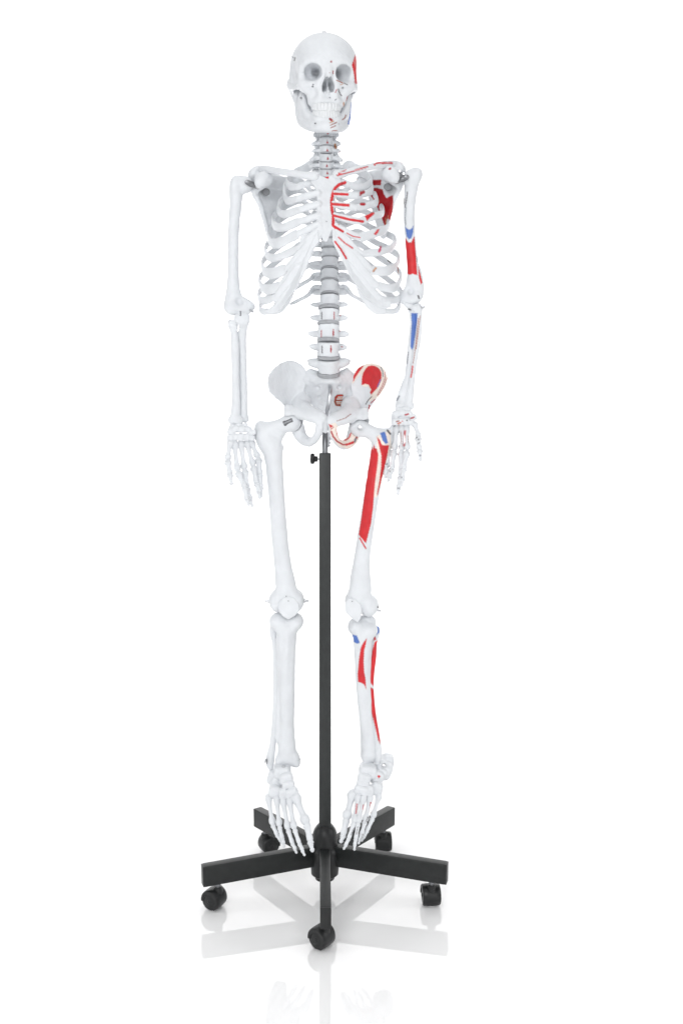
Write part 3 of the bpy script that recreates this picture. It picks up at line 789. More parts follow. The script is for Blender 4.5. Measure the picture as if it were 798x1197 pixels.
# ================================================================== ARMS
def bone(name, chains, parent, ells=(), cuts=(), paint=None, k=.008, res=.0015, rough=.00022, extra=None):
    b = Blob(k)
    for ch in chains:
        fl = None
        if isinstance(ch, dict): fl = ch.get('fl'); kk = ch.get('k'); ch = ch['c']
        else: kk = None
        b.chain([(P(x, y, Y), r) for x, y, Y, r in ch], fl=fl, k=kk)
    for e in ells: b.ell(P(*e[0]), e[1], *(e[2:3]))
    for c in cuts: b.cone(P(*c[0]), P(*c[1]), c[2], op='-', k=c[3] if len(c) > 3 else .004)
    if extra: extra(b)
    return build(name, b.mesh(res, rough), M_BONE, parent, paint)
XF = (0, 1, 0)
HUR = bone('humerus', [[(277, 213, .004, .012), (276, 225, .004, .0115), (275.5, 240, .004, .0100), (273.6, 262, .004, .0092), (272.8, 290, .002, .0086), (272.8, 315, .002, .0088), (272.6, 335, .003, .0105), (273, 348, .003, .012)],
    {'c': [(273, 343, .002, .011), (276, 354, .002, .016)], 'fl': (XF, .6)}, {'c': [(270, 358, -.002, .0115), (281, 361, -.002, .0105), (288, 362.5, -.002, .010)], 'fl': (XF, .9)},
    [(280, 350, .003, .007), (289, 356.5, .004, .0085), (294, 359, .006, .0068)], [(268, 345, .002, .005), (266, 357, .002, .007)], [(270, 352, .000, .0110), (271, 360, -.002, .0145)]],
    SK, [((277, 214.5, .002), (.0125, .017, .0155)), ((286, 216, .006), (.0185, .020, .0185)), ((274.5, 217, -.006), (.006, .008, .013))],
    [((280, 352.5, -.03), (280, 352.5, -.008), .006, .008), ((282.5, 363, -.03), (282.5, 372, -.012), .0022, .004), ((279.5, 210, -.03), (279, 235, -.016), .0040, .006)])
hl_paint = [(BLUE, 'p', [(473, 264), (475, 267), (478, 268.5), (481, 267), (483, 263.5), (482.5, 272), (480.5, 278.5), (477.5, 280), (475, 276)], 0, -.3),
    (RED, 'p', [(472, 276), (474.5, 279.5), (477, 283.5), (480.5, 283), (482.5, 279), (484, 276), (486, 300), (487.5, 321.5), (484, 321), (482, 320), (478, 321.5), (476, 320), (474.5, 300)], 0, -.3),
    (DARK, 'l', [(476, 224.5), (474.6, 234), (473.2, 242)], 1.0), (GREYL, 'l', [(474.2, 242), (473.4, 255), (474, 263)], .8), (DARK, 'l', [(472.4, 232), (472.2, 238)], .9),
    (RED, 'p', [(488.3, 311), (490.5, 318), (493.5, 330.5), (491.5, 332.5), (489.2, 324)], 0, -.8), (DARK, 'l', [(488.5, 346), (489.5, 348.5)], 1.8), (GREYL, 'l', [(487, 300), (487.6, 306)], .9)]
HUL = bone('humerus', [[(484, 204, .004, .0125), (481, 216, .004, .0115), (479, 232, .004, .0100), (478, 255, .004, .0088), (479.5, 280, .002, .0083), (481.5, 305, .002, .0085), (483, 322, .003, .0105), (482.5, 336, .003, .012)],
    {'c': [(482, 332, .002, .011), (481, 343, .002, .017)], 'fl': (XF, .6)}, {'c': [(487, 347, -.002, .0115), (479, 349, -.002, .0105), (474, 350, -.002, .0095)], 'fl': (XF, .9)},
    [(477, 340, .003, .007), (472, 347, .004, .0075), (470.5, 350.5, .006, .006)], [(486.5, 312, .003, .005), (490, 328, .002, .0055), (490, 343, .002, .007)]],
    SK, [((487, 203.5, .002), (.0120, .017, .0130)), ((479, 208.5, .004), (.0155, .019, .0175)), ((486.5, 207, -.006), (.007, .008, .012))],
    [((480, 341, -.03), (480, 341, -.008), .005, .008), ((478, 351, -.03), (478, 358, -.012), .002, .004)], hl_paint)
# elbow fittings
screw(P(281, 363.5, -.018), P(281.5, 370, -.020), .0012, HUR, m=M_DSTEEL); screw(P(280, 369, -.019), P(283, 370, -.019), .0016, HUR, m=M_DSTEEL)
screw(P(292, 362.5, -.010), P(296, 365, -.004), .0022, HUR, m=M_STEEL)
screw(P(477, 361.5, -.016), P(480, 362, -.010), .0018, HUL, m=M_DSTEEL); screw(P(493.5, 358.5, -.016), P(494.2, 358.2, -.006), .0042, HUL, m=M_STEEL, head=.0052)
# right forearm
bone('ulna', [[(284, 370, -.006, .0120), (284.2, 376, -.002, .0112), (283.4, 386, .004, .0085), (283, 400, .006, .0072), (284.2, 430, .008, .0068), (284.8, 460, .008, .0064), (284.8, 480, .006, .0066), (285.5, 488, .005, .0075), (288, 490.5, .004, .0045)],
     {'c': [(278.5, 371, -.010, .0085), (283, 374, -.008, .0125), (286, 372, -.008, .0095)], 'k': .006}, [(284, 366, .016, .009), (284, 378, .012, .009)]], SK, k=.006, cuts=[((276, 380, -.008), (276.5, 384, .004), .007, .003)])
bone('radius', [{'c': [(270.6, 376.5, -.004, .0078), (274.4, 376.5, -.004, .0078)], 'k': .002}, {'c': [(270.6, 381.5, -.004, .0072), (274.4, 381.5, -.004, .0072)], 'k': .002}, [(273.0, 383, -.004, .0065), (273.8, 392, -.002, .0070), (274.5, 401, -.004, .0080), (275.2, 430, -.004, .0074), (276, 460, -.004, .0074), (276, 476, -.004, .0086), (275.2, 486, -.004, .0105)],
     {'c': [(271.0, 491, -.004, .0085), (279.5, 491, -.004, .0095)], 'fl': (XF, .8)}], SK, k=.004, cuts=[((272.5, 371, -.004), (272.5, 371.3, -.004), .0065, .003)])
# left forearm
fa_paint = [(BLUE, 'p', [(480.2, 366), (488, 366), (486.5, 380), (484, 398), (482.7, 406.5), (481, 409), (479.3, 405), (480, 390), (481, 378)], 0, -.4),
    (RED, 'l', [(482, 428), (481.4, 434), (480, 441)], 1.7, -.4), (BROWN, 'l', [(488.7, 372), (487.5, 385), (485.5, 405), (482.5, 425)], .8), (GREYL, 'l', [(477, 412), (475.5, 425)], 1.0), (BROWN, 'l', [(490.8, 369), (488.5, 390), (486, 408)], .8, -.6), (GREYL, 'l', [(466.5, 463), (463.5, 468)], 1.6, -.5)]
bone('ulna', [[(481, 357, .002, .009), (483.5, 366, .002, .0085), (483.5, 376, .002, .0068), (481.5, 395, .002, .0062), (479, 420, .004, .0060), (476.5, 445, .004, .0062), (473, 460, .002, .0072), (469, 472, .000, .0080)],
     {'c': [(475, 356, -.008, .006), (480, 359, -.008, .007)], 'k': .005}, [(464.2, 469, .002, .0030), (468, 462, .002, .0050), (474, 445, .004, .0045)]], SK, paint=fa_paint, k=.006,
     ells=[((467, 474, -.002), (.010, .011, .0075))])
bone('radius', [[(488.3, 360.0, -.006, .0100), (488.3, 363.5, -.006, .0095)], [(488.4, 363, -.006, .0065), (489.8, 375, -.006, .0058), (488.5, 395, -.004, .0055), (485.2, 415, -.004, .0052), (481.5, 440, -.004, .0056), (479, 460, -.004, .0068), (477.5, 471, -.004, .0090)],
     {'c': [(474, 475, -.004, .008), (480, 475, -.004, .0075)], 'fl': (XF, .8)}], SK, paint=fa_paint, k=.004, ells=[((485, 360, -.008), (.012, .010, .007))])

# ================================================================== HANDS AND FEET
def small_bone(name, a, b, parent, rs=.0022, re=.0038, rh=None, paint=None, flat=1.0, tip=False, seg=12):
    """a finger or toe bone: broad base, slim shaft, rounded head"""
    a = P(*a); b = P(*b); rh = re * .92 if rh is None else rh
    d = b - a; L = np.linalg.norm(d)
    sideways = np.cross(d / L, (0, -1.0, 0)); bow = _arr((0, -1, 0)) * L * .035
    t = [0, .08, .2, .35, .55, .75, .88, .97]
    if tip: r = [re * .88, re, re * .78, rs * 1.0, rs * .82, rs * .72, rs * 1.02, rs * .85]
    else: r = [re * .88, re, re * .80, rs * 1.12, rs, rs * 1.12, rh * .95, rh * .95]
    rows = [(*(a + d * q + bow * math.sin(q * math.pi)), rr * flat, rr) for q, rr in zip(t, r)]
    V, F = sweep(rows, up=(0, -1, 0), seg=seg, step=.0012)
    return build(name, (V, F), M_BONE, parent, paint)

def lumps(name, L, parent, paint=None, k=.0008, res=.0011):
    b = Blob(k)
    if name == 'foot': L = [(x, y, Y, rx * 1.10, ry, rz * 1.12, rot) for (x, y, Y, rx, ry, rz, rot) in L]
    for (x, y, Y, rx, ry, rz, rot) in L: b.box(P(x, y, Y), (rx, ry, rz), min(rx, ry, rz) * .72, (0, rot, 0))
    return build(name, b.mesh(res, .0004), M_BONE, parent, paint)

HRt = lumps('hand', [(270.5, 504.5, -.008, .0085, .008, .0075, 20), (276.0, 501.5, -.006, .0085, .009, .0075, -10), (283, 501.5, -.008, .0082, .009, .0075, 0), (290, 501.8, -.006, .0078, .008, .0068, 20), (295.5, 505, -.010, .0072, .007, .0060, -15),
    (269.4, 511.8, -.012, .0078, .008, .0072, 10), (275.0, 511, -.010, .0068, .008, .0078, 0), (281.5, 511, -.010, .0072, .009, .0085, 5), (288.4, 511, -.008, .0074, .008, .0080, -8), (294.4, 512, -.006, .0068, .008, .0066, 0), (279, 497.5, -.004, .0075, .007, .0055, 0), (272.5, 498.5, -.004, .0075, .007, .006, 20), (286, 497.5, -.004, .0065, .007, .005, -20)], SK)
hands = [
 [((269.3, 517, -.016), (266.4, 535, -.030)), ((266.6, 540.5, -.033), (268.6, 552, -.040)), ((269, 555.5, -.041), (270.6, 566, -.046))],
 [((274.2, 518, -.010), (277.6, 548.5, -.022)), ((279, 554, -.024), (285.6, 568.5, -.032)), ((286, 571, -.033), (288.3, 582, -.036)), ((288.8, 584, -.037), (290.4, 590.5, -.039))],
 [((281.6, 518, -.006), (285.6, 546.5, -.010)), ((286.6, 552, -.012), (288.4, 568, -.016)), ((289.2, 571, -.017), (292.4, 582.5, -.021)), ((292.6, 585, -.022), (295, 591.5, -.024))],
 [((288.6, 517.5, -.002), (295.4, 542, -.002)), ((296.6, 547.5, -.003), (299.6, 563, -.006)), ((300.2, 566, -.007), (302.6, 574, -.010)), ((302.8, 576, -.010), (303.8, 582, -.012))],
 [((294.0, 517, .000), (300.6, 532.5, .004)), ((302.4, 538, .004), (303.6, 552.5, .001)), ((304, 555.5, .001), (304.6, 567.5, -.003)), ((304.8, 570.5, -.004), (305.4, 580, -.007))]]
def digits(hd, par, paint=None, thick=1.0):
    for fi, f in enumerate(hd):
        for j, (a, b_) in enumerate(f):
            tip = j == len(f) - 1
            if j == 0: small_bone('metacarpal', a, b_, par, .0036 * thick, .0062 * thick, .0060 * thick, paint)
            else: small_bone('phalanx', a, b_, par, (.0043 - .0004 * j) * thick, (.0074 - .0008 * j) * thick, (.0058 - .0005 * j) * thick, paint, tip=tip)
digits(hands, HRt, None, 1.28)
hp = [(DRED, 'l', [(473.5, 485), (477, 484)], 1.8), (DRED, 'l', [(480, 489), (483.5, 487.8)], 1.8), (DARK, 'l', [(475.4, 491.4)], 1.8), (BROWN, 'l', [(463, 493), (466, 492)], 1.4), (srgb(190, 80, 40), 'l', [(465, 495), (468, 494)], 1.6), (BROWN, 'l', [(466, 497)], 1.4), (DARK, 'l', [(461, 498)], 1.6), (RED, 'l', [(470, 492.5)], 1.2),
      (BROWN, 'l', [(468.6, 504), (469, 521)], 1.0), (RED, 'l', [(473, 504), (472.3, 521)], 2.0), (BROWN, 'l', [(476.4, 509), (477, 521)], .9), (DARK, 'l', [(466, 504), (466, 522)], .9), (GREYL, 'l', [(469, 558)], 1.8), (GREYL, 'l', [(465, 571)], 1.8), (GREYL, 'l', [(490.7, 532.5)], 2.2), (DARK, 'l', [(486, 511), (489, 514)], 1.2), (DARK, 'l', [(488.5, 519), (490, 517)], 1.0), (DRED, 'l', [(465, 531)], 1.0), (GREYL, 'l', [(451.5, 541), (456, 552)], 1.0)]
HLt = lumps('hand', [(463.0, 484, -.010, .0088, .008, .0078, -20), (470, 482.5, -.008, .0082, .009, .0075, 10), (477, 484, -.010, .0085, .009, .0075, 0), (482.5, 488, -.012, .0076, .008, .0072, -25),
    (461.8, 493, -.012, .0082, .008, .0080, 0), (467.8, 493, -.012, .0072, .008, .0080, 8), (474, 493, -.012, .0074, .009, .0080, 0), (480, 494, -.014, .007, .008, .0065, -10), (474.5, 478.2, -.006, .0095, .007, .0055, 0), (466, 478.5, -.006, .0080, .007, .0050, 0), (460, 488.5, -.006, .006, .007, .0066, 0), (469, 488, -.006, .0075, .007, .0060, 0), (475.5, 488.5, -.006, .0070, .007, .0060, 0)], SK, hp)
handsL = [
 [((484.6, 496, -.016), (488.6, 508.5, -.030)), ((488.4, 512.5, -.034), (489.8, 523.5, -.040)), ((490.2, 527, -.041), (491.2, 538, -.046))],
 [((475.2, 500, -.012), (475.8, 523.5, -.024)), ((475, 530, -.026), (472, 546, -.034)), ((471.6, 549, -.034), (470.4, 558, -.038)), ((470.2, 560.5, -.038), (469.4, 567, -.040))],
 [((469.6, 500, -.008), (469.4, 524.5, -.012)), ((468.8, 530, -.014), (468, 554, -.020)), ((467.6, 558.5, -.021), (465.8, 568.5, -.026)), ((465.4, 571.5, -.027), (465, 577.5, -.029))],
 [((463.6, 500, -.004), (461, 523.5, -.004)), ((460.2, 529, -.005), (458.2, 546, -.010)), ((457.4, 549.5, -.011), (455, 557, -.014)), ((454.6, 558.5, -.015), (453.6, 562, -.017))],
 [((458.6, 500, .004), (456.6, 521.5, .006)), ((454, 528, .004), (452, 541.5, -.002)), ((451.6, 544, -.003), (450.8, 551, -.006)), ((450.6, 552.5, -.006), (449.8, 558, -.009))]]
digits(handsL, HLt, hp, 1.22)

# ================================================================== PELVIS
def hipbone(side):
    b = Blob(.008)
    if side < 0:
        A = [(359, 441), (357, 433), (351.5, 426), (344, 422), (337, 421), (329, 423.5), (321, 429.5), (315, 438), (313.2, 447), (315.5, 457.5), (322, 465), (329, 471), (334, 478.5), (341, 486), (349, 484), (352, 472), (355, 458)]
        X = lambda x: x; dy = 0
        x0, x1 = P(313, 445, 0)[0], P(358, 445, 0)[0]
    else:
        A = [(409, 446), (411.5, 441), (417, 431.5), (424, 426.5), (434, 424.5), (443, 426.5), (449, 432), (452.4, 441), (450, 451), (444, 461), (438, 469), (433.5, 476), (429, 483), (421, 488), (413.5, 474), (411, 458)]
        X = lambda x: 762.5 - x; dy = 3.5
        x0, x1 = P(452, 445, 0)[0], P(410, 445, 0)[0]
    f = lambda x, y, Y: P(X(x), y + dy, Y)
    def yf(x, z):
        t = np.clip((x - x0) / (x1 - x0), -.15, 1.15); return -.032 + .072 * t + .021 * np.sin(np.clip(t, 0, 1) * math.pi)
    zc = P(338, 421 + dy, 0)[2]
    b.plate([tuple(P(x, y, 0.0)[[0, 2]]) for x, y in A], yf, lambda x, z: .0070 + .007 * np.clip(1 - (zc - z) / .045, 0, 1) + .007 * np.clip(((zc - z) - .07) / .04, 0, 1))
    b.ell(f(343, 489, -.002), (.022, .020, .021)); b.cone(f(336, 492, -.012), f(344, 491, -.006), .014, .015, op='-', k=.004)
    b.chain([(f(352, 466, .036), .010), (f(348, 476, .012), .011), (f(352, 483, -.016), .0095), (f(364, 487.5, -.042), .0085), (f(375, 489.5, -.056), .0085)], k=.008)
    b.chain([(f(354, 474, .020), .010), (f(360, 480, -.014), .009), (f(370, 485, -.044), .008), (f(375.5, 488, -.054), .0075)], k=.010)
    b.cone(f(374.3, 488.5, -.055), f(374.6, 498, -.050), .0088, .0078)
    b.chain([(f(374.0, 498, -.048), .0072), (f(371.5, 508, -.034), .0064), (f(366, 515, -.014), .0066), (f(360, 517, .004), .0082)], k=.006)
    b.chain([(f(347, 496, .012), .014), (f(350, 507, .018), .0112), (f(354, 513.5, .014), .0098), (f(361, 516.5, .004), .0085)], k=.006)
    b.ell(f(357, 470, .034), (.013, .014, .014), k=.012)
    b.cone(f(336.5, 477, -.010), f(336, 482, -.018), .0085, .0065, k=.012)
    hd = P(341, 493.5, -.004) if side < 0 else P(419.5, 500, -.004)
    b.ell(hd, .0217 if side < 0 else .0207, op='-', k=.002)
    pt = None
    if side > 0:
        pt = [(CREAM, 'p', [(385, 496), (392, 494), (396, 500), (402, 510), (408, 511), (413, 502), (420, 500), (420, 518), (408, 525), (396, 522), (386, 508)]),
              (CREAM, 'p', [(409, 446), (418, 429), (434, 423), (447, 428), (454, 442), (444, 464), (430, 470), (420, 455)]),
              (WHITE, 'p', [(412, 449), (421, 437), (424, 452), (430, 452), (434, 458), (430, 474), (412, 474)]),
              (RED, 'p', [(434, 427.2), (438, 427.6), (441.5, 429.5), (444.5, 433), (445.8, 437), (445.4, 444), (443, 450), (440, 454.5), (436.5, 458), (433.6, 461.5), (432, 458.5), (433.8, 455.5), (432, 452.5), (430.6, 449.6), (426.5, 448.8), (422.4, 450.4), (422.6, 443), (424, 436.5), (427, 431), (430, 428)]),
              (RED, 'p', [(424, 427.5), (419, 430), (414, 437), (410.6, 445), (413, 445.6), (416, 440), (419.5, 435), (425, 428)]),
              (BLUE, 'l', [(444.5, 444), (441, 452)], 1.0), (GREYL, 'l', [(445, 429.5), (447, 434), (447.6, 440)], 1.2), (DRED, 'l', [(449.6, 435), (450, 442), (446, 452), (440.5, 462)], .8), (DRED, 'l', [(452, 442), (448, 452), (441.5, 463)], .7),
              (DARK, 'l', [(434, 464), (430, 468), (427.5, 472.5)], 1.0), (DRED, 'l', [(438, 467), (433.5, 471)], 1.2), (DRED, 'l', [(431.6, 474), (431, 481)], 1.8),
              (RED, 'l', [(393.4, 502), (394.6, 508.5), (399, 513.5), (403.5, 514.6), (407.5, 512), (410, 506.5)], 1.5), (DRED, 'l', [(387, 504.5), (389.5, 510.5), (394, 516), (401, 520), (409.5, 518.8), (414, 516.5), (417.4, 510)], 1.9), (RED, 'l', [(405, 519.8), (412.5, 517)], 2.4),
              (RED, 'p', [(384, 495.5), (389.5, 498), (386, 500.5)]), (DRED, 'l', [(386.5, 502), (389.5, 499.5)], .9), (BROWN, 'l', [(394, 492), (403, 489), (410, 484)], .8), (GREYL, 'l', [(414.6, 516), (415.6, 513)], 2.2)]
    return build('hip_bone', b.mesh(.0014, .0004, 1.0, 4), M_BONE, SK, pt)
hipbone(-1); hipbone(1)
V, F = sweep([(*P(380.2, 487.5, -.052), .010, .0048), (*P(380.3, 493, -.053), .0105, .0054), (*P(380.3, 503.5, -.048), .009, .0048)], seg=16)
build('pubic_symphysis', (V, F), mat('cartilage_plastic', (.62, .64, .66), .4), SK)

# ================================================================== LEGS
screw(P(331.5, 495.5, -.020), P(342, 490.8, -.0215), .0046, SK, name='hip_pin', m=M_DSTEEL, head=.0056)
screw(P(421, 500.5, -.034), P(421.6, 500.3, -.020), .004, SK, name='hip_pin', m=M_STEEL, head=.0058)
bone('femur', [[(307, 500, .006, .0125), (310.5, 508, .004, .0165), (315, 518, .003, .0178), (318.5, 530, .002, .0148), (321, 548, .001, .0138), (324, 590, -.002, .0126), (327, 630, -.002, .0128), (330.5, 660, -.001, .0138), (333, 678, .000, .0168), (334.5, 688, .000, .0185)],
     [(312, 503, .004, .013), (325, 499, -.002, .0115), (338, 494.5, -.004, .0125)], [(328, 523, .012, .007), (324, 530, .006, .008)], [(303.5, 497.5, .010, .008), (304.5, 509, .008, .0085), (310, 522, .006, .009)], [(320, 520, .0, .011), (327, 508, .0, .010)]],
     SK, [((341, 493.5, -.004), .0195), ((324.5, 702, .004), (.0182, .027, .0240)), ((345.5, 702, .004), (.0180, .027, .0240)), ((335, 692, -.008), (.020, .016, .018))],
     [((336, 718, .03), (335.5, 716, -.03), .0050, .006)], k=.010)
fem_paint = [(CREAM, 'p', [(440, 510), (456, 503), (457, 523), (452, 545), (440, 582), (436, 580), (440, 547), (440, 522)], 0, -.6),
    (BLUE, 'p', [(444, 506), (449.6, 504.4), (451.4, 510), (453.2, 517.6), (450.4, 519), (447, 515)], 0),
    (RED, 'p', [(433.4, 526), (434.4, 521.5), (435.4, 525.5), (437, 519.5), (438.2, 524), (440, 524), (440.6, 527), (442, 531), (441.6, 538), (440.6, 547), (438.6, 561), (437, 577), (436, 592), (433.5, 612), (427.5, 635.5), (419, 625), (422.5, 603), (426, 575), (429.5, 548)], 0, -.4),
    (RED, 'p', [(440.4, 511), (443.6, 514), (446.6, 520.4), (454.5, 520.5), (453.8, 525), (452, 534), (449.4, 546), (446, 560), (441, 580), (440.4, 577), (443.2, 562), (445.2, 546), (445.6, 533), (443.4, 524)], 0, -.5),
    (RED, 'l', [(420.3, 629), (423.5, 634.5), (427.3, 641)], 1.7, -.4), (DARK, 'l', [(452.6, 503), (456, 507.5)], 2.0)]
bone('femur', [[(452, 508, .006, .0115), (449, 514, .004, .0145), (445, 524, .003, .0160), (442.4, 536, .002, .0146), (440, 547, .002, .0134), (437.2, 561, .001, .0121), (431.5, 595, -.002, .0116), (426, 630, -.002, .0118), (422.6, 656, -.001, .0130), (421, 676, .000, .0168), (421.5, 688, .000, .0205)],
     [(449, 510, .004, .0115), (437, 507, -.002, .0105), (424, 501.5, -.004, .0115)], [(454.5, 504.5, .010, .006), (453.5, 514, .008, .0065), (447.5, 528, .006, .007)], [(443, 522, .0, .009), (437, 512, .0, .008)]],
     SK, [((419.5, 500, -.004), .0185), ((414.5, 702, .004), (.0210, .027, .0230)), ((430.5, 707.5, .004), (.0212, .028, .0232)), ((420, 693, -.008), (.022, .016, .018))],
     [], paint=fem_paint, k=.010)
def patella(poly, zt, zb, yt, yb, parent):
    b = Blob(.005)
    z0_, z1_ = P(0, zt, 0)[2], P(0, zb, 0)[2]
    pl = [tuple(P(x, y, -.025)[[0, 2]]) for x, y in poly]
    xc = sum(p[0] for p in pl) / len(pl)
    yf = lambda x, z: yt + (yb - yt) * np.clip((z0_ - z) / (z0_ - z1_), 0, 1) + 9 * (x - xc) ** 2
    b.plate(pl, yf, .013)
    build('patella', b.mesh(.0012, .0002, 1.0, 5), M_BONE, parent)
patella([(330, 699.5), (337, 697.5), (344, 699), (349, 705.5), (350, 714), (345, 719.5), (337, 723.5), (330.5, 720), (325.5, 714), (325.5, 706)], 697, 716, -.0185, -.0255, SK)
patella([(404.5, 703), (409, 699.5), (416, 701), (421.5, 707), (423, 715), (421, 723), (417.5, 727), (411, 722.5), (404, 716), (402.5, 709)], 699, 718, -.0190, -.0260, SK)
for (x, y, Y) in ((337, 702.5, -.0275), (334.5, 697, -.026), (411.5, 703, -.028)): screw(P(x, y, Y), P(x, y, Y + .006), .0011, SK, name='knee_pin', m=M_DSTEEL)
for a, b_ in (((309.5, 703, .004), (318, 702.3, .004)), ((352, 702, .004), (361, 702.6, .004)), ((438, 713, .004), (445, 714, .004))):
    screw(P(*a), P(*b_), .0025, SK, name='knee_pin', m=M_STEEL)
screw(P(313, 702.8, .004), P(315, 702.6, .004), .004, SK, name='knee_pin', m=M_STEEL)
screw(P(355.5, 702.3, .004), P(357.2, 702.4, .004), .004, SK, name='knee_pin', m=M_STEEL)
screw(P(440.5, 709, -.010), P(441.5, 710, -.006), .0022, SK, name='knee_pin', m=M_DSTEEL)

bone('tibia', [[(335, 733, .002, .020), (335.2, 745, .000, .0165), (335.3, 765, .000, .0142), (335.6, 800, .002, .0126), (335.6, 835, .004, .0112), (335.6, 858, .005, .0120), (335.4, 872, .006, .0150), (335.2, 883, .006, .0175)],
     [(328.5, 745, .010, .008), (328, 765, .012, .0066), (328, 800, .012, .0056), (327, 835, .012, .0050), (326, 865, .010, .0055)], [(335, 740, -.016, .006), (334, 765, -.014, .004), (333, 810, -.008, .0035), (334, 850, -.004, .003)], {'c': [(328, 889, .006, .0115), (343, 888, .006, .0125)], 'fl': (XF, .95)}, [(343.5, 884, .004, .009), (346.5, 893, .002, .0065)]],
     SK, [((325.2, 726.5, .002), (.0192, .024, .0185), (0, 14, 0)), ((344.6, 726.5, .002), (.0184, .024, .0185), (0, -10, 0)), ((334, 741, -.014), (.0095, .008, .013)), ((335, 733, -.002), (.019, .020, .016))],
     [((331, 738, -.036), (327, 760, -.026), .008, .008), ((341, 736, -.036), (345, 752, -.028), .008, .008)], k=.009)
tube('fibula', [(319.5, 735, .022, .0085), (319.8, 741, .022, .0082), (321.6, 752, .020, .0068), (322.6, 775, .018, .0064), (322.6, 810, .016, .0062), (321.4, 840, .014, .0062), (319, 868, .012, .0066), (316.2, 884, .010, .0088), (315.6, 893, .008, .0080), (316.5, 898, .006, .0050)], SK, up=(0, -1, 0))
tib_paint = [(BLUE, 'p', [(411.5, 741.5), (417, 743), (420.4, 751.5), (417, 752.5), (412.4, 750)], 0, -.5),
    (RED, 'p', [(428.6, 746), (427.4, 753), (425.6, 760), (424.9, 774), (425.6, 786), (427, 793), (427.9, 806), (425.4, 800), (422, 798.2), (418.3, 797), (417.8, 788), (419.2, 772), (421.2, 758), (424.5, 751)], 0, -.3)]
bone('tibia', [[(424.5, 742, .002, .0195), (423.6, 752, .000, .0155), (423.0, 772, .000, .0118), (423.6, 800, .002, .0100), (427.0, 832, .004, .0100), (429.0, 856, .005, .0110), (430.4, 870, .006, .0128), (430.6, 881, .006, .0138)],
     [(429, 750, .008, .007), (428.5, 770, .008, .006), (428, 795, .006, .0055), (430, 825, .006, .005)], [(419, 747, -.014, .006), (419, 775, -.012, .004), (421.5, 815, -.007, .0035), (425.5, 855, -.004, .003)], [(427, 884, .000, .0085), (427.4, 890, -.002, .0062)], [(433, 884, .004, .010), (434.5, 887, .006, .008)]],
     SK, [((415.4, 732, .002), (.0165, .024, .0175), (0, 26, 0)), ((427.5, 725.5, .014), (.0215, .016, .0120)), ((431, 736, .004), (.0185, .024, .0165), (0, 6, 0)), ((421, 748, -.012), (.0095, .008, .013)), ((423, 741, -.002), (.017, .018, .014))],
     [((416.5, 744, -.034), (415, 760, -.024), .007, .007), ((430, 800, -.02), (433, 850, -.02), .004, .004)], paint=tib_paint, k=.009)
fib_paint = [(BLUE, 'p', [(437.5, 733), (442.5, 731), (443.6, 739), (439.6, 742.6)], 0, -.6), (RED, 'p', [(435.2, 742), (438, 742), (439.4, 748), (437, 749)], 0, -.4),
    (RED, 'p', [(437.6, 750.5), (441.6, 748), (442, 762), (440, 776), (438.4, 790), (437.5, 803), (434, 800), (430.6, 795), (430.2, 786), (431.5, 778), (434, 763)], 0, -.5),
    (RED, 'p', [(429, 798), (433.5, 803.5), (438.5, 807), (439.2, 820), (441, 838), (444.8, 870), (442, 866), (437, 845), (432, 826), (429, 812)], 0, -.5)]
tube('fibula', [(439.5, 736, .016, .0078), (439.6, 741, .016, .0072), (437.4, 752, .012, .0056), (436.6, 768, .010, .0056), (434.4, 785, .008, .0058), (433.4, 800, .006, .0060), (434.6, 820, .005, .0056), (437.0, 840, .005, .0056), (440, 860, .005, .0064), (441.4, 874, .004, .0078), (441.5, 884, .002, .0082), (441, 891, .000, .0055)], SK, fib_paint)

# feet
FR = lumps('foot', [(330, 901.5, -.008, .0155, .020, .0120, 0), (326, 905, .028, .0150, .034, .014, 0), (334.5, 910, -.030, .0130, .011, .0105, -8), (323.5, 915, -.012, .0115, .014, .0130, 25), (318.5, 908, .0, .0095, .014, .012, 15),
    (336.8, 917, -.042, .0115, .0095, .0066, -10), (342.6, 926, -.050, .0092, .010, .0092, -15), (338.5, 928.5, -.050, .0068, .010, .0095, 0), (331, 927.5, -.046, .0078, .010, .0098, 0), (321.5, 925.5, -.034, .0125, .012, .0115, 8)], SK, None, .0012, .0013)
feet = [
 [((345.4, 931, -.056), (357, 959.5, -.098)), ((358.6, 964.5, -.102), (362.2, 981, -.116)), ((362.8, 984.5, -.118), (365, 994, -.124))],
 [((338.4, 934.5, -.056), (343.4, 966.5, -.104)), ((344.6, 970.5, -.107), (349.2, 984, -.118)), ((350, 986.5, -.119), (353, 992.5, -.122)), ((353.4, 994.5, -.123), (355.8, 999.5, -.125))],
 [((330.8, 934.5, -.052), (336.2, 967, -.098)), ((337, 971, -.101), (341.4, 984.5, -.111)), ((341.9, 986.5, -.112), (344.4, 991, -.115)), ((344.7, 992.5, -.115), (346.4, 996.5, -.117))],
 [((323.4, 932.5, -.044), (326.2, 963.5, -.088)), ((326.8, 967.5, -.091), (329.6, 978.5, -.100)), ((330, 980.5, -.101), (331.2, 984.5, -.104)), ((331.3, 986, -.104), (332, 989.5, -.106))],
 [((313.6, 931.5, -.036), (318.4, 961.5, -.076)), ((319, 965, -.079), (323.4, 974.5, -.088)), ((324, 976.5, -.089), (327, 980.5, -.092)), ((327.6, 982, -.092), (330, 986, -.094))]]
def toes(ft, par, paint=None, th=1.0):
    for fi, f in enumerate(ft):
        for j, (a, b_) in enumerate(f):
            w = th * (1.45 if fi == 0 else 1.0)
            tip = j == len(f) - 1
            if j == 0: small_bone('metatarsal', a, b_, par, .0044 * w * .92, .0080 * w * .92, .0070 * w, paint)
            else: small_bone('phalanx', a, b_, par, (.0042 - .0004 * j) * w, (.0062 - .0007 * j) * w, (.0052 - .0005 * j) * w, paint, tip=tip)
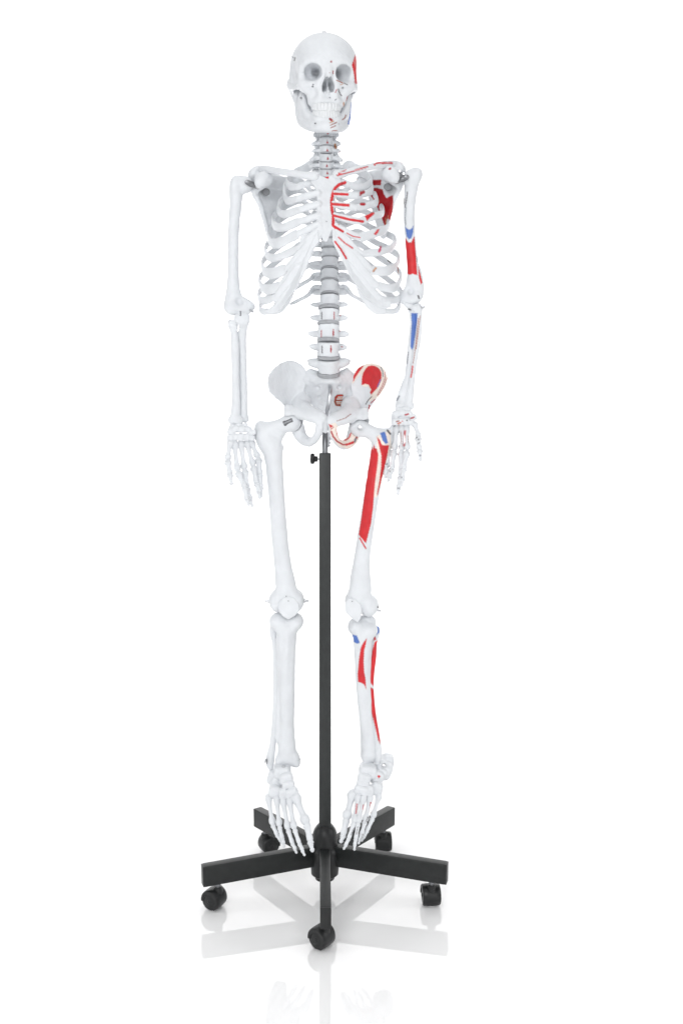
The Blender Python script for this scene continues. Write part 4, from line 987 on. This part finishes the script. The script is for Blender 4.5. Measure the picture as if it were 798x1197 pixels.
toes(feet, FR)
# flare at the outer edge of the fifth metatarsal
ftp = [(RED, 'p', [(440.5, 907), (443.5, 906), (444.5, 908), (442.4, 910)]), (RED, 'l', [(416.8, 940), (416, 950.5)], 1.4), (RED, 'l', [(433.4, 938.5), (432.2, 950.5)], 1.8), (RED, 'l', [(424.6, 941), (424, 951)], 1.1), (DARK, 'l', [(430, 955), (427, 962)], .8), (DARK, 'l', [(414, 968), (410, 976)], .8), (DARK, 'l', [(424, 975), (421, 983)], .8), (DARK, 'l', [(417.6, 966), (416.6, 975)], .7)]
FL = lumps('foot', [(429.5, 901.0, -.014, .0165, .020, .0125, 8), (447, 897, .024, .0175, .030, .0165, 25), (452.5, 891.5, .040, .0120, .018, .0150, 10), (425.5, 909.5, -.034, .0125, .011, .0095, 12), (440.5, 908, -.010, .0120, .018, .0125, 25), (445.5, 903, .004, .011, .016, .012, 30),
    (424, 916, -.040, .0120, .010, .0062, 10), (419, 923, -.048, .0085, .010, .0090, 15), (425.5, 924.5, -.050, .0078, .010, .0092, 5), (432.2, 924, -.046, .0070, .010, .0098, 0), (440.2, 921.5, -.034, .0110, .012, .0120, 12)], SK, ftp, .0012, .0013)
feetL = [
 [((411.6, 928, -.050), (405.4, 953.5, -.088)), ((404.6, 958.5, -.092), (401.4, 974, -.106)), ((400.8, 977, -.108), (398.6, 983.5, -.112))],
 [((418.6, 930.5, -.056), (413.8, 959.5, -.102)), ((413, 963.5, -.105), (407.8, 979, -.116)), ((407.2, 981, -.117), (404.4, 986.5, -.120)), ((404, 988, -.120), (401.8, 992, -.122))],
 [((425.2, 931, -.056), (418.8, 959.5, -.102)), ((418.2, 963.5, -.105), (415.8, 979.5, -.115)), ((415.5, 981.5, -.116), (414.6, 986.5, -.119)), ((414.5, 988, -.119), (414, 993, -.121))],
 [((432.4, 931, -.050), (427, 957.5, -.094)), ((426.2, 961.5, -.097), (422.6, 974.5, -.106)), ((422.2, 976.5, -.107), (420.6, 981, -.110)), ((420.4, 982, -.110), (419, 985.5, -.112))],
 [((442.8, 929, -.040), (436, 953.5, -.080)), ((435, 957.5, -.083), (429.4, 969.5, -.092)), ((428.8, 971.5, -.093), (425.8, 976.5, -.096)), ((425.4, 978, -.096), (422.6, 982.5, -.098))]]
toes(feetL, FL, ftp, .97)
for a, b_ in (((309.5, 889, .002), (314, 890.5, .004)), ((346, 888.5, -.002), (351, 887, .0)), ((331.5, 895.5, -.020), (332, 899, -.016))):
    screw(P(*a), P(*b_), .0022, FR, head=.0042)
screw(P(311.5, 887, -.002), P(311.8, 893, -.002), .0009, FR, m=M_DSTEEL)
screw(P(448.5, 894.5, -.012), P(448.5, 894.5, .004), .0025, FL, head=.0048)
screw(P(428.5, 895, -.016), P(429, 898, -.014), .0022, FL, m=M_DSTEEL)

# ================================================================== STAND
HX = 0.0032
ST = empty('rolling_stand', (HX, 0, 0))
ST['label'] = 'black five-legged rolling stand with square post holding up the skeleton'
ST['category'] = 'stand'

def bevbox(c, h, rot=0.0, bv=.0016, tap=None, pitch=0.0):
    """a box with chamfered edges as one quad mesh, made from a rounded-square sweep"""
    import bmesh
    bm = bmesh.new(); bmesh.ops.create_cube(bm, size=2)
    for v in bm.verts:
        k = 1.0
        if tap and v.co.x > 0: k = tap
        v.co = Vector((v.co.x * h[0], v.co.y * h[1] * k, v.co.z * h[2] * k))
    bmesh.ops.bevel(bm, geom=bm.edges[:], offset=bv, segments=3, affect='EDGES', profile=.5)
    Mx = Matrix.Translation(c) @ Matrix.Rotation(rot, 4, 'Z') @ Matrix.Rotation(pitch, 4, 'Y')
    bmesh.ops.transform(bm, matrix=Mx, verts=bm.verts[:])
    me = bpy.data.meshes.new('t'); bm.to_mesh(me); bm.free()
    V = np.array([v.co[:] for v in me.vertices]); Fs = [list(p.vertices) for p in me.polygons]
    bpy.data.meshes.remove(me)
    return V, (np.zeros((0, 4), int), Fs)

zt = P(380, 529.5)[2]; zb = P(380, 968)[2]
post = build('post', bevbox((HX + .0005, 0, (zt + zb) / 2), (.0122, .0122, (zt - zb) / 2), 0, .0022), M_BLACK, ST, sharp=50)
# dark sliding tube and the bent steel rod that enters the sacrum
z0 = P(380, 536)[2]; z1 = P(380, 505)[2]
build('sliding_tube', lathe((HX + .0005, 0, z0), (HX + .0005, 0, z1), [(0, .0062), (.98, .0062), (1, .0056)], 24), M_DSTEEL, ST, sharp=40)
rod = [(*P(380.2, 512, 0), .0045, .0045), (*P(380.3, 500, 0), .0045, .0045), (*P(381.2, 487, -.002), .0045, .0045), (*P(384.2, 470, -.006), .0045, .0045), (*P(385.8, 458, -.002), .0045, .0045), (*P(385.6, 452.5, .012), .0045, .0045), (*P(385.2, 452, .034), .0045, .0045)]
V, F = sweep(rod, up=(1, 0, 0), seg=16, step=.0015)
build('bent_rod', (V, F), M_STEEL, ST)
# clamp knob: star head on a steel stud
zk = P(367, 536.5)[2]; xk = P(367, 536.5)[0]
kn = []
prof = [(0, .006), (.06, .0085), (.12, .0105), (.5, .0105), (.58, .0085), (.62, .0062), (.95, .0058), (1, .005)]
V, F = lathe((P(362.3, 536.5)[0], 0, zk), (P(371.3, 536.5)[0], 0, zk), prof, 60)
cc = np.array([0, 0, zk]); dy_ = V[:, 1]; dz_ = V[:, 2] - zk; r_ = np.hypot(dy_, dz_); th_ = np.arctan2(dz_, dy_)
lob = np.where(r_ > .0078, 1 + .11 * np.cos(5 * th_ - 1.57), 1.0); V[:, 1] = dy_ * lob; V[:, 2] = zk + dz_ * lob
KN = build('clamp_knob', (V, F), M_PLAST, ST, sharp=40)
build('stud', lathe((P(371, 536.5)[0], 0, zk), (P(374.5, 536.5)[0], 0, zk), [(0, .0026), (1, .0026)], 12), M_STEEL, KN, sharp=40)
# hub
hub = [(0, .026), (.02, .0285), (.30, .0305), (.50, .0310), (.53, .0285), (.60, .0265), (.72, .0262), (.82, .0250), (.90, .0222), (.96, .0180), (.99, .0150), (1, .0140)]
build('hub', lathe((HX, 0, .036), (HX, 0, .140), hub, 40), M_PLAST, ST, sharp=35)
build('hub_collar', lathe((HX, 0, .026), (HX, 0, .037), [(0, .017), (.1, .020), (1, .0225)], 30), M_PLAST, ST, sharp=35)
DEL = math.radians(1.2); RT = .2575
casters = []
for i in range(5):
    a = math.radians(270 + 72 * i) + DEL
    d = _arr((math.cos(a), math.sin(a), 0)); n = _arr((-math.sin(a), math.cos(a), 0))
    r0, r1 = .018, RT
    c = _arr((HX, 0, .0755)) + d * (r0 + r1) / 2
    lg = build('leg', bevbox(c, ((r1 - r0) / 2, .0105, .0205), a, .0022, None, math.radians(1.6)), M_LEG, ST, sharp=50)
    tip = _arr((HX, 0, .0755 - .0035)) + d * (r1 + .0006)
    build('end_cap', bevbox(tip, (.0022, .0100, .0200), a, .0012, None, math.radians(1.6)), M_PLAST, lg, sharp=50)
    casters.append((_arr((HX, 0, 0)) + d * (RT - .030)))
def caster(pos, yaw):
    """twin-wheel castor with a hood; yaw turns the wheel axle"""
    off = .010
    ax = _arr((math.cos(yaw), math.sin(yaw), 0)); fw = _arr((-math.sin(yaw), math.cos(yaw), 0))
    c = pos + fw * off + _arr((0, 0, .0198)); R = .0198
    # hood: a shell over the upper half of the wheels
    ms = []
    th = np.radians(np.linspace(-8, 238, 26))
    rows = []
    def ring(rad, w): return [c + fw * (math.cos(t) * rad) + _arr((0, 0, math.sin(t) * rad)) + ax * w for t in th]
    prof = [(.0130, -.0185), (.0188, -.0185), (.0206, -.0165), (.0212, -.008), (.0213, 0), (.0212, .008), (.0206, .0165), (.0188, .0185), (.0130, .0185)]
    V = np.array([p for rad, w in prof for p in ring(rad, w)]); n_ = len(th); m_ = len(prof)
    F = [[i * n_ + j, i * n_ + j + 1, ((i + 1) % m_) * n_ + j + 1, ((i + 1) % m_) * n_ + j] for i in range(m_) for j in range(n_ - 1)]
    caps = [[i * n_ for i in range(m_)], [i * n_ + n_ - 1 for i in range(m_)][::-1]]
    root = build('caster', (V, (np.array(F), caps)), M_PLAST, ST, sharp=40)
    for s in (-1, 1):
        prof = [(0, .006), (.05, .0160), (.18, .0188), (.35, R), (.85, R), (.95, .0190), (1, .017)]
        a_, b_ = c + ax * s * .0178, c + ax * s * .0030
        build('wheel', lathe(a_, b_, prof, 36), M_PLAST, root, sharp=35)
    build('axle', lathe(c - ax * .019, c + ax * .019, [(0, .003), (.02, .004), (.98, .004), (1, .003)], 14), M_PLAST, root, sharp=35)
    zt_ = .062
    build('stem', lathe(pos + _arr((0, 0, .032)), pos + _arr((0, 0, zt_)), [(0, .0075), (.25, .0075), (.30, .0055), (.95, .0055), (1, .005)], 16), M_DSTEEL, root, sharp=35)
    build('stem_socket', lathe(pos + _arr((0, 0, .024)), pos + _arr((0, 0, .0445)), [(0, .008), (.7, .0095), (1, .0085)], 16), M_PLAST, root, sharp=35)
for pos, yw in zip(casters, (math.radians(52), math.radians(6), math.radians(4), math.radians(-62), math.radians(62))): caster(pos, yw)

# ================================================================== SETTING
def floor_material():
    m = bpy.data.materials.new('glossy_white_floor'); m.use_nodes = True
    nt = m.node_tree; nt.nodes.clear()
    out = nt.nodes.new('ShaderNodeOutputMaterial')
    df = nt.nodes.new('ShaderNodeBsdfDiffuse'); gl = nt.nodes.new('ShaderNodeBsdfGlossy'); mx = nt.nodes.new('ShaderNodeMixShader')
    df.inputs['Color'].default_value = (.93, .93, .93, 1)
    gl.inputs['Color'].default_value = (1, .985, .985, 1); gl.inputs['Roughness'].default_value = 0.035
    tc = nt.nodes.new('ShaderNodeTexCoord'); nz = nt.nodes.new('ShaderNodeTexNoise'); nz.inputs['Scale'].default_value = 3
    mr = nt.nodes.new('ShaderNodeMapRange'); mr.inputs[3].default_value = .012; mr.inputs[4].default_value = .03
    nt.links.new(tc.outputs['Object'], nz.inputs['Vector']); nt.links.new(nz.outputs['Fac'], mr.inputs[0]); nt.links.new(mr.outputs[0], gl.inputs['Roughness'])
    mx.inputs[0].default_value = 0.13
    nt.links.new(df.outputs[0], mx.inputs[1]); nt.links.new(gl.outputs[0], mx.inputs[2]); nt.links.new(mx.outputs[0], out.inputs[0])
    return m
# one seamless sheet: floor, sweep and wall of a white studio cove
prof = [(-6, 0.0), (-3, 0), (-1, 0), (0, 0), (1, 0), (2.2, 0)]
for q in range(1, 13):
    a = q / 12 * math.pi / 2; prof.append((2.2 + 1.2 * math.sin(a), 1.2 - 1.2 * math.cos(a)))
prof += [(3.4, 2.5), (3.4, 5.0)]
xs = np.linspace(-5, 5, 21)
V = np.array([(x, y, z) for y, z in prof for x in xs]); nx = len(xs)
F = np.array([[i * nx + j, i * nx + j + 1, (i + 1) * nx + j + 1, (i + 1) * nx + j] for i in range(len(prof) - 1) for j in range(nx - 1)])
fl = build('floor', (V, F), floor_material()); fl['kind'] = 'structure'
fl['label'] = 'seamless glossy white studio floor sweeping up into a white background'

# ================================================================== LIGHT AND CAMERA
w = bpy.data.worlds.new('World'); SC.world = w; w.use_nodes = True
bg = w.node_tree.nodes['Background']; bg.inputs[0].default_value = (.97, .985, 1, 1); bg.inputs[1].default_value = .28
def area(name, loc, target, size, power, col=(1, 1, 1)):
    L = bpy.data.lights.new(name, 'AREA'); L.shape = 'RECTANGLE'; L.size, L.size_y = size; L.energy = power; L.color = col
    o = bpy.data.objects.new(name, L); COL.objects.link(o); o.location = loc
    o.rotation_euler = (Vector(target) - Vector(loc)).to_track_quat('-Z', 'Y').to_euler(); return o
area('key_softbox', (-0.9, -3.6, 2.15), (0, 0, 1.0), (1.8, 1.8), 67)
area('fill_softbox', (1.6, -3.6, 1.2), (0, 0, 1.0), (1.6, 2.0), 26)
area('added_overhead_light', (0, 0.2, 4.2), (0, 0.2, 0), (4.5, 4.5), 71)  # added lamp, lifts the floor to white from above
for sx in (-1, 1): area('added_background_light', (sx * 2.3, 1.6, 1.9), (sx * 1.1, 3.6, 1.8), (0.8, 3.0), 84)  # added lamps out of view, push the backdrop to white
for sx in (-1, 1): area('added_floor_light', (sx * 1.9, -0.4, 0.9), (0, 0.0, -.1), (0.8, 0.8), 7.5)  # added low side lamps, brighten the floor and thin shadows under the stand

cam = bpy.data.cameras.new('camera'); co = bpy.data.objects.new('camera', cam); COL.objects.link(co)
co.location = (CAMX, -CAMD, CAMZ); co.rotation_euler = (math.pi / 2, 0, 0)
cam.sensor_fit = 'VERTICAL'; cam.sensor_height = 24; cam.lens = 24 * FPX / 1197
cam.shift_y = -(598.5 - HY) / 1197
cam.clip_start = .01; cam.clip_end = 100
SC.camera = co
SC.view_settings.view_transform = 'Standard'; SC.view_settings.look = 'None'; SC.view_settings.exposure = 0; SC.view_settings.gamma = 1
SC.view_settings.use_curve_mapping = False
SC.cycles.max_bounces = 8; SC.cycles.use_denoising = True
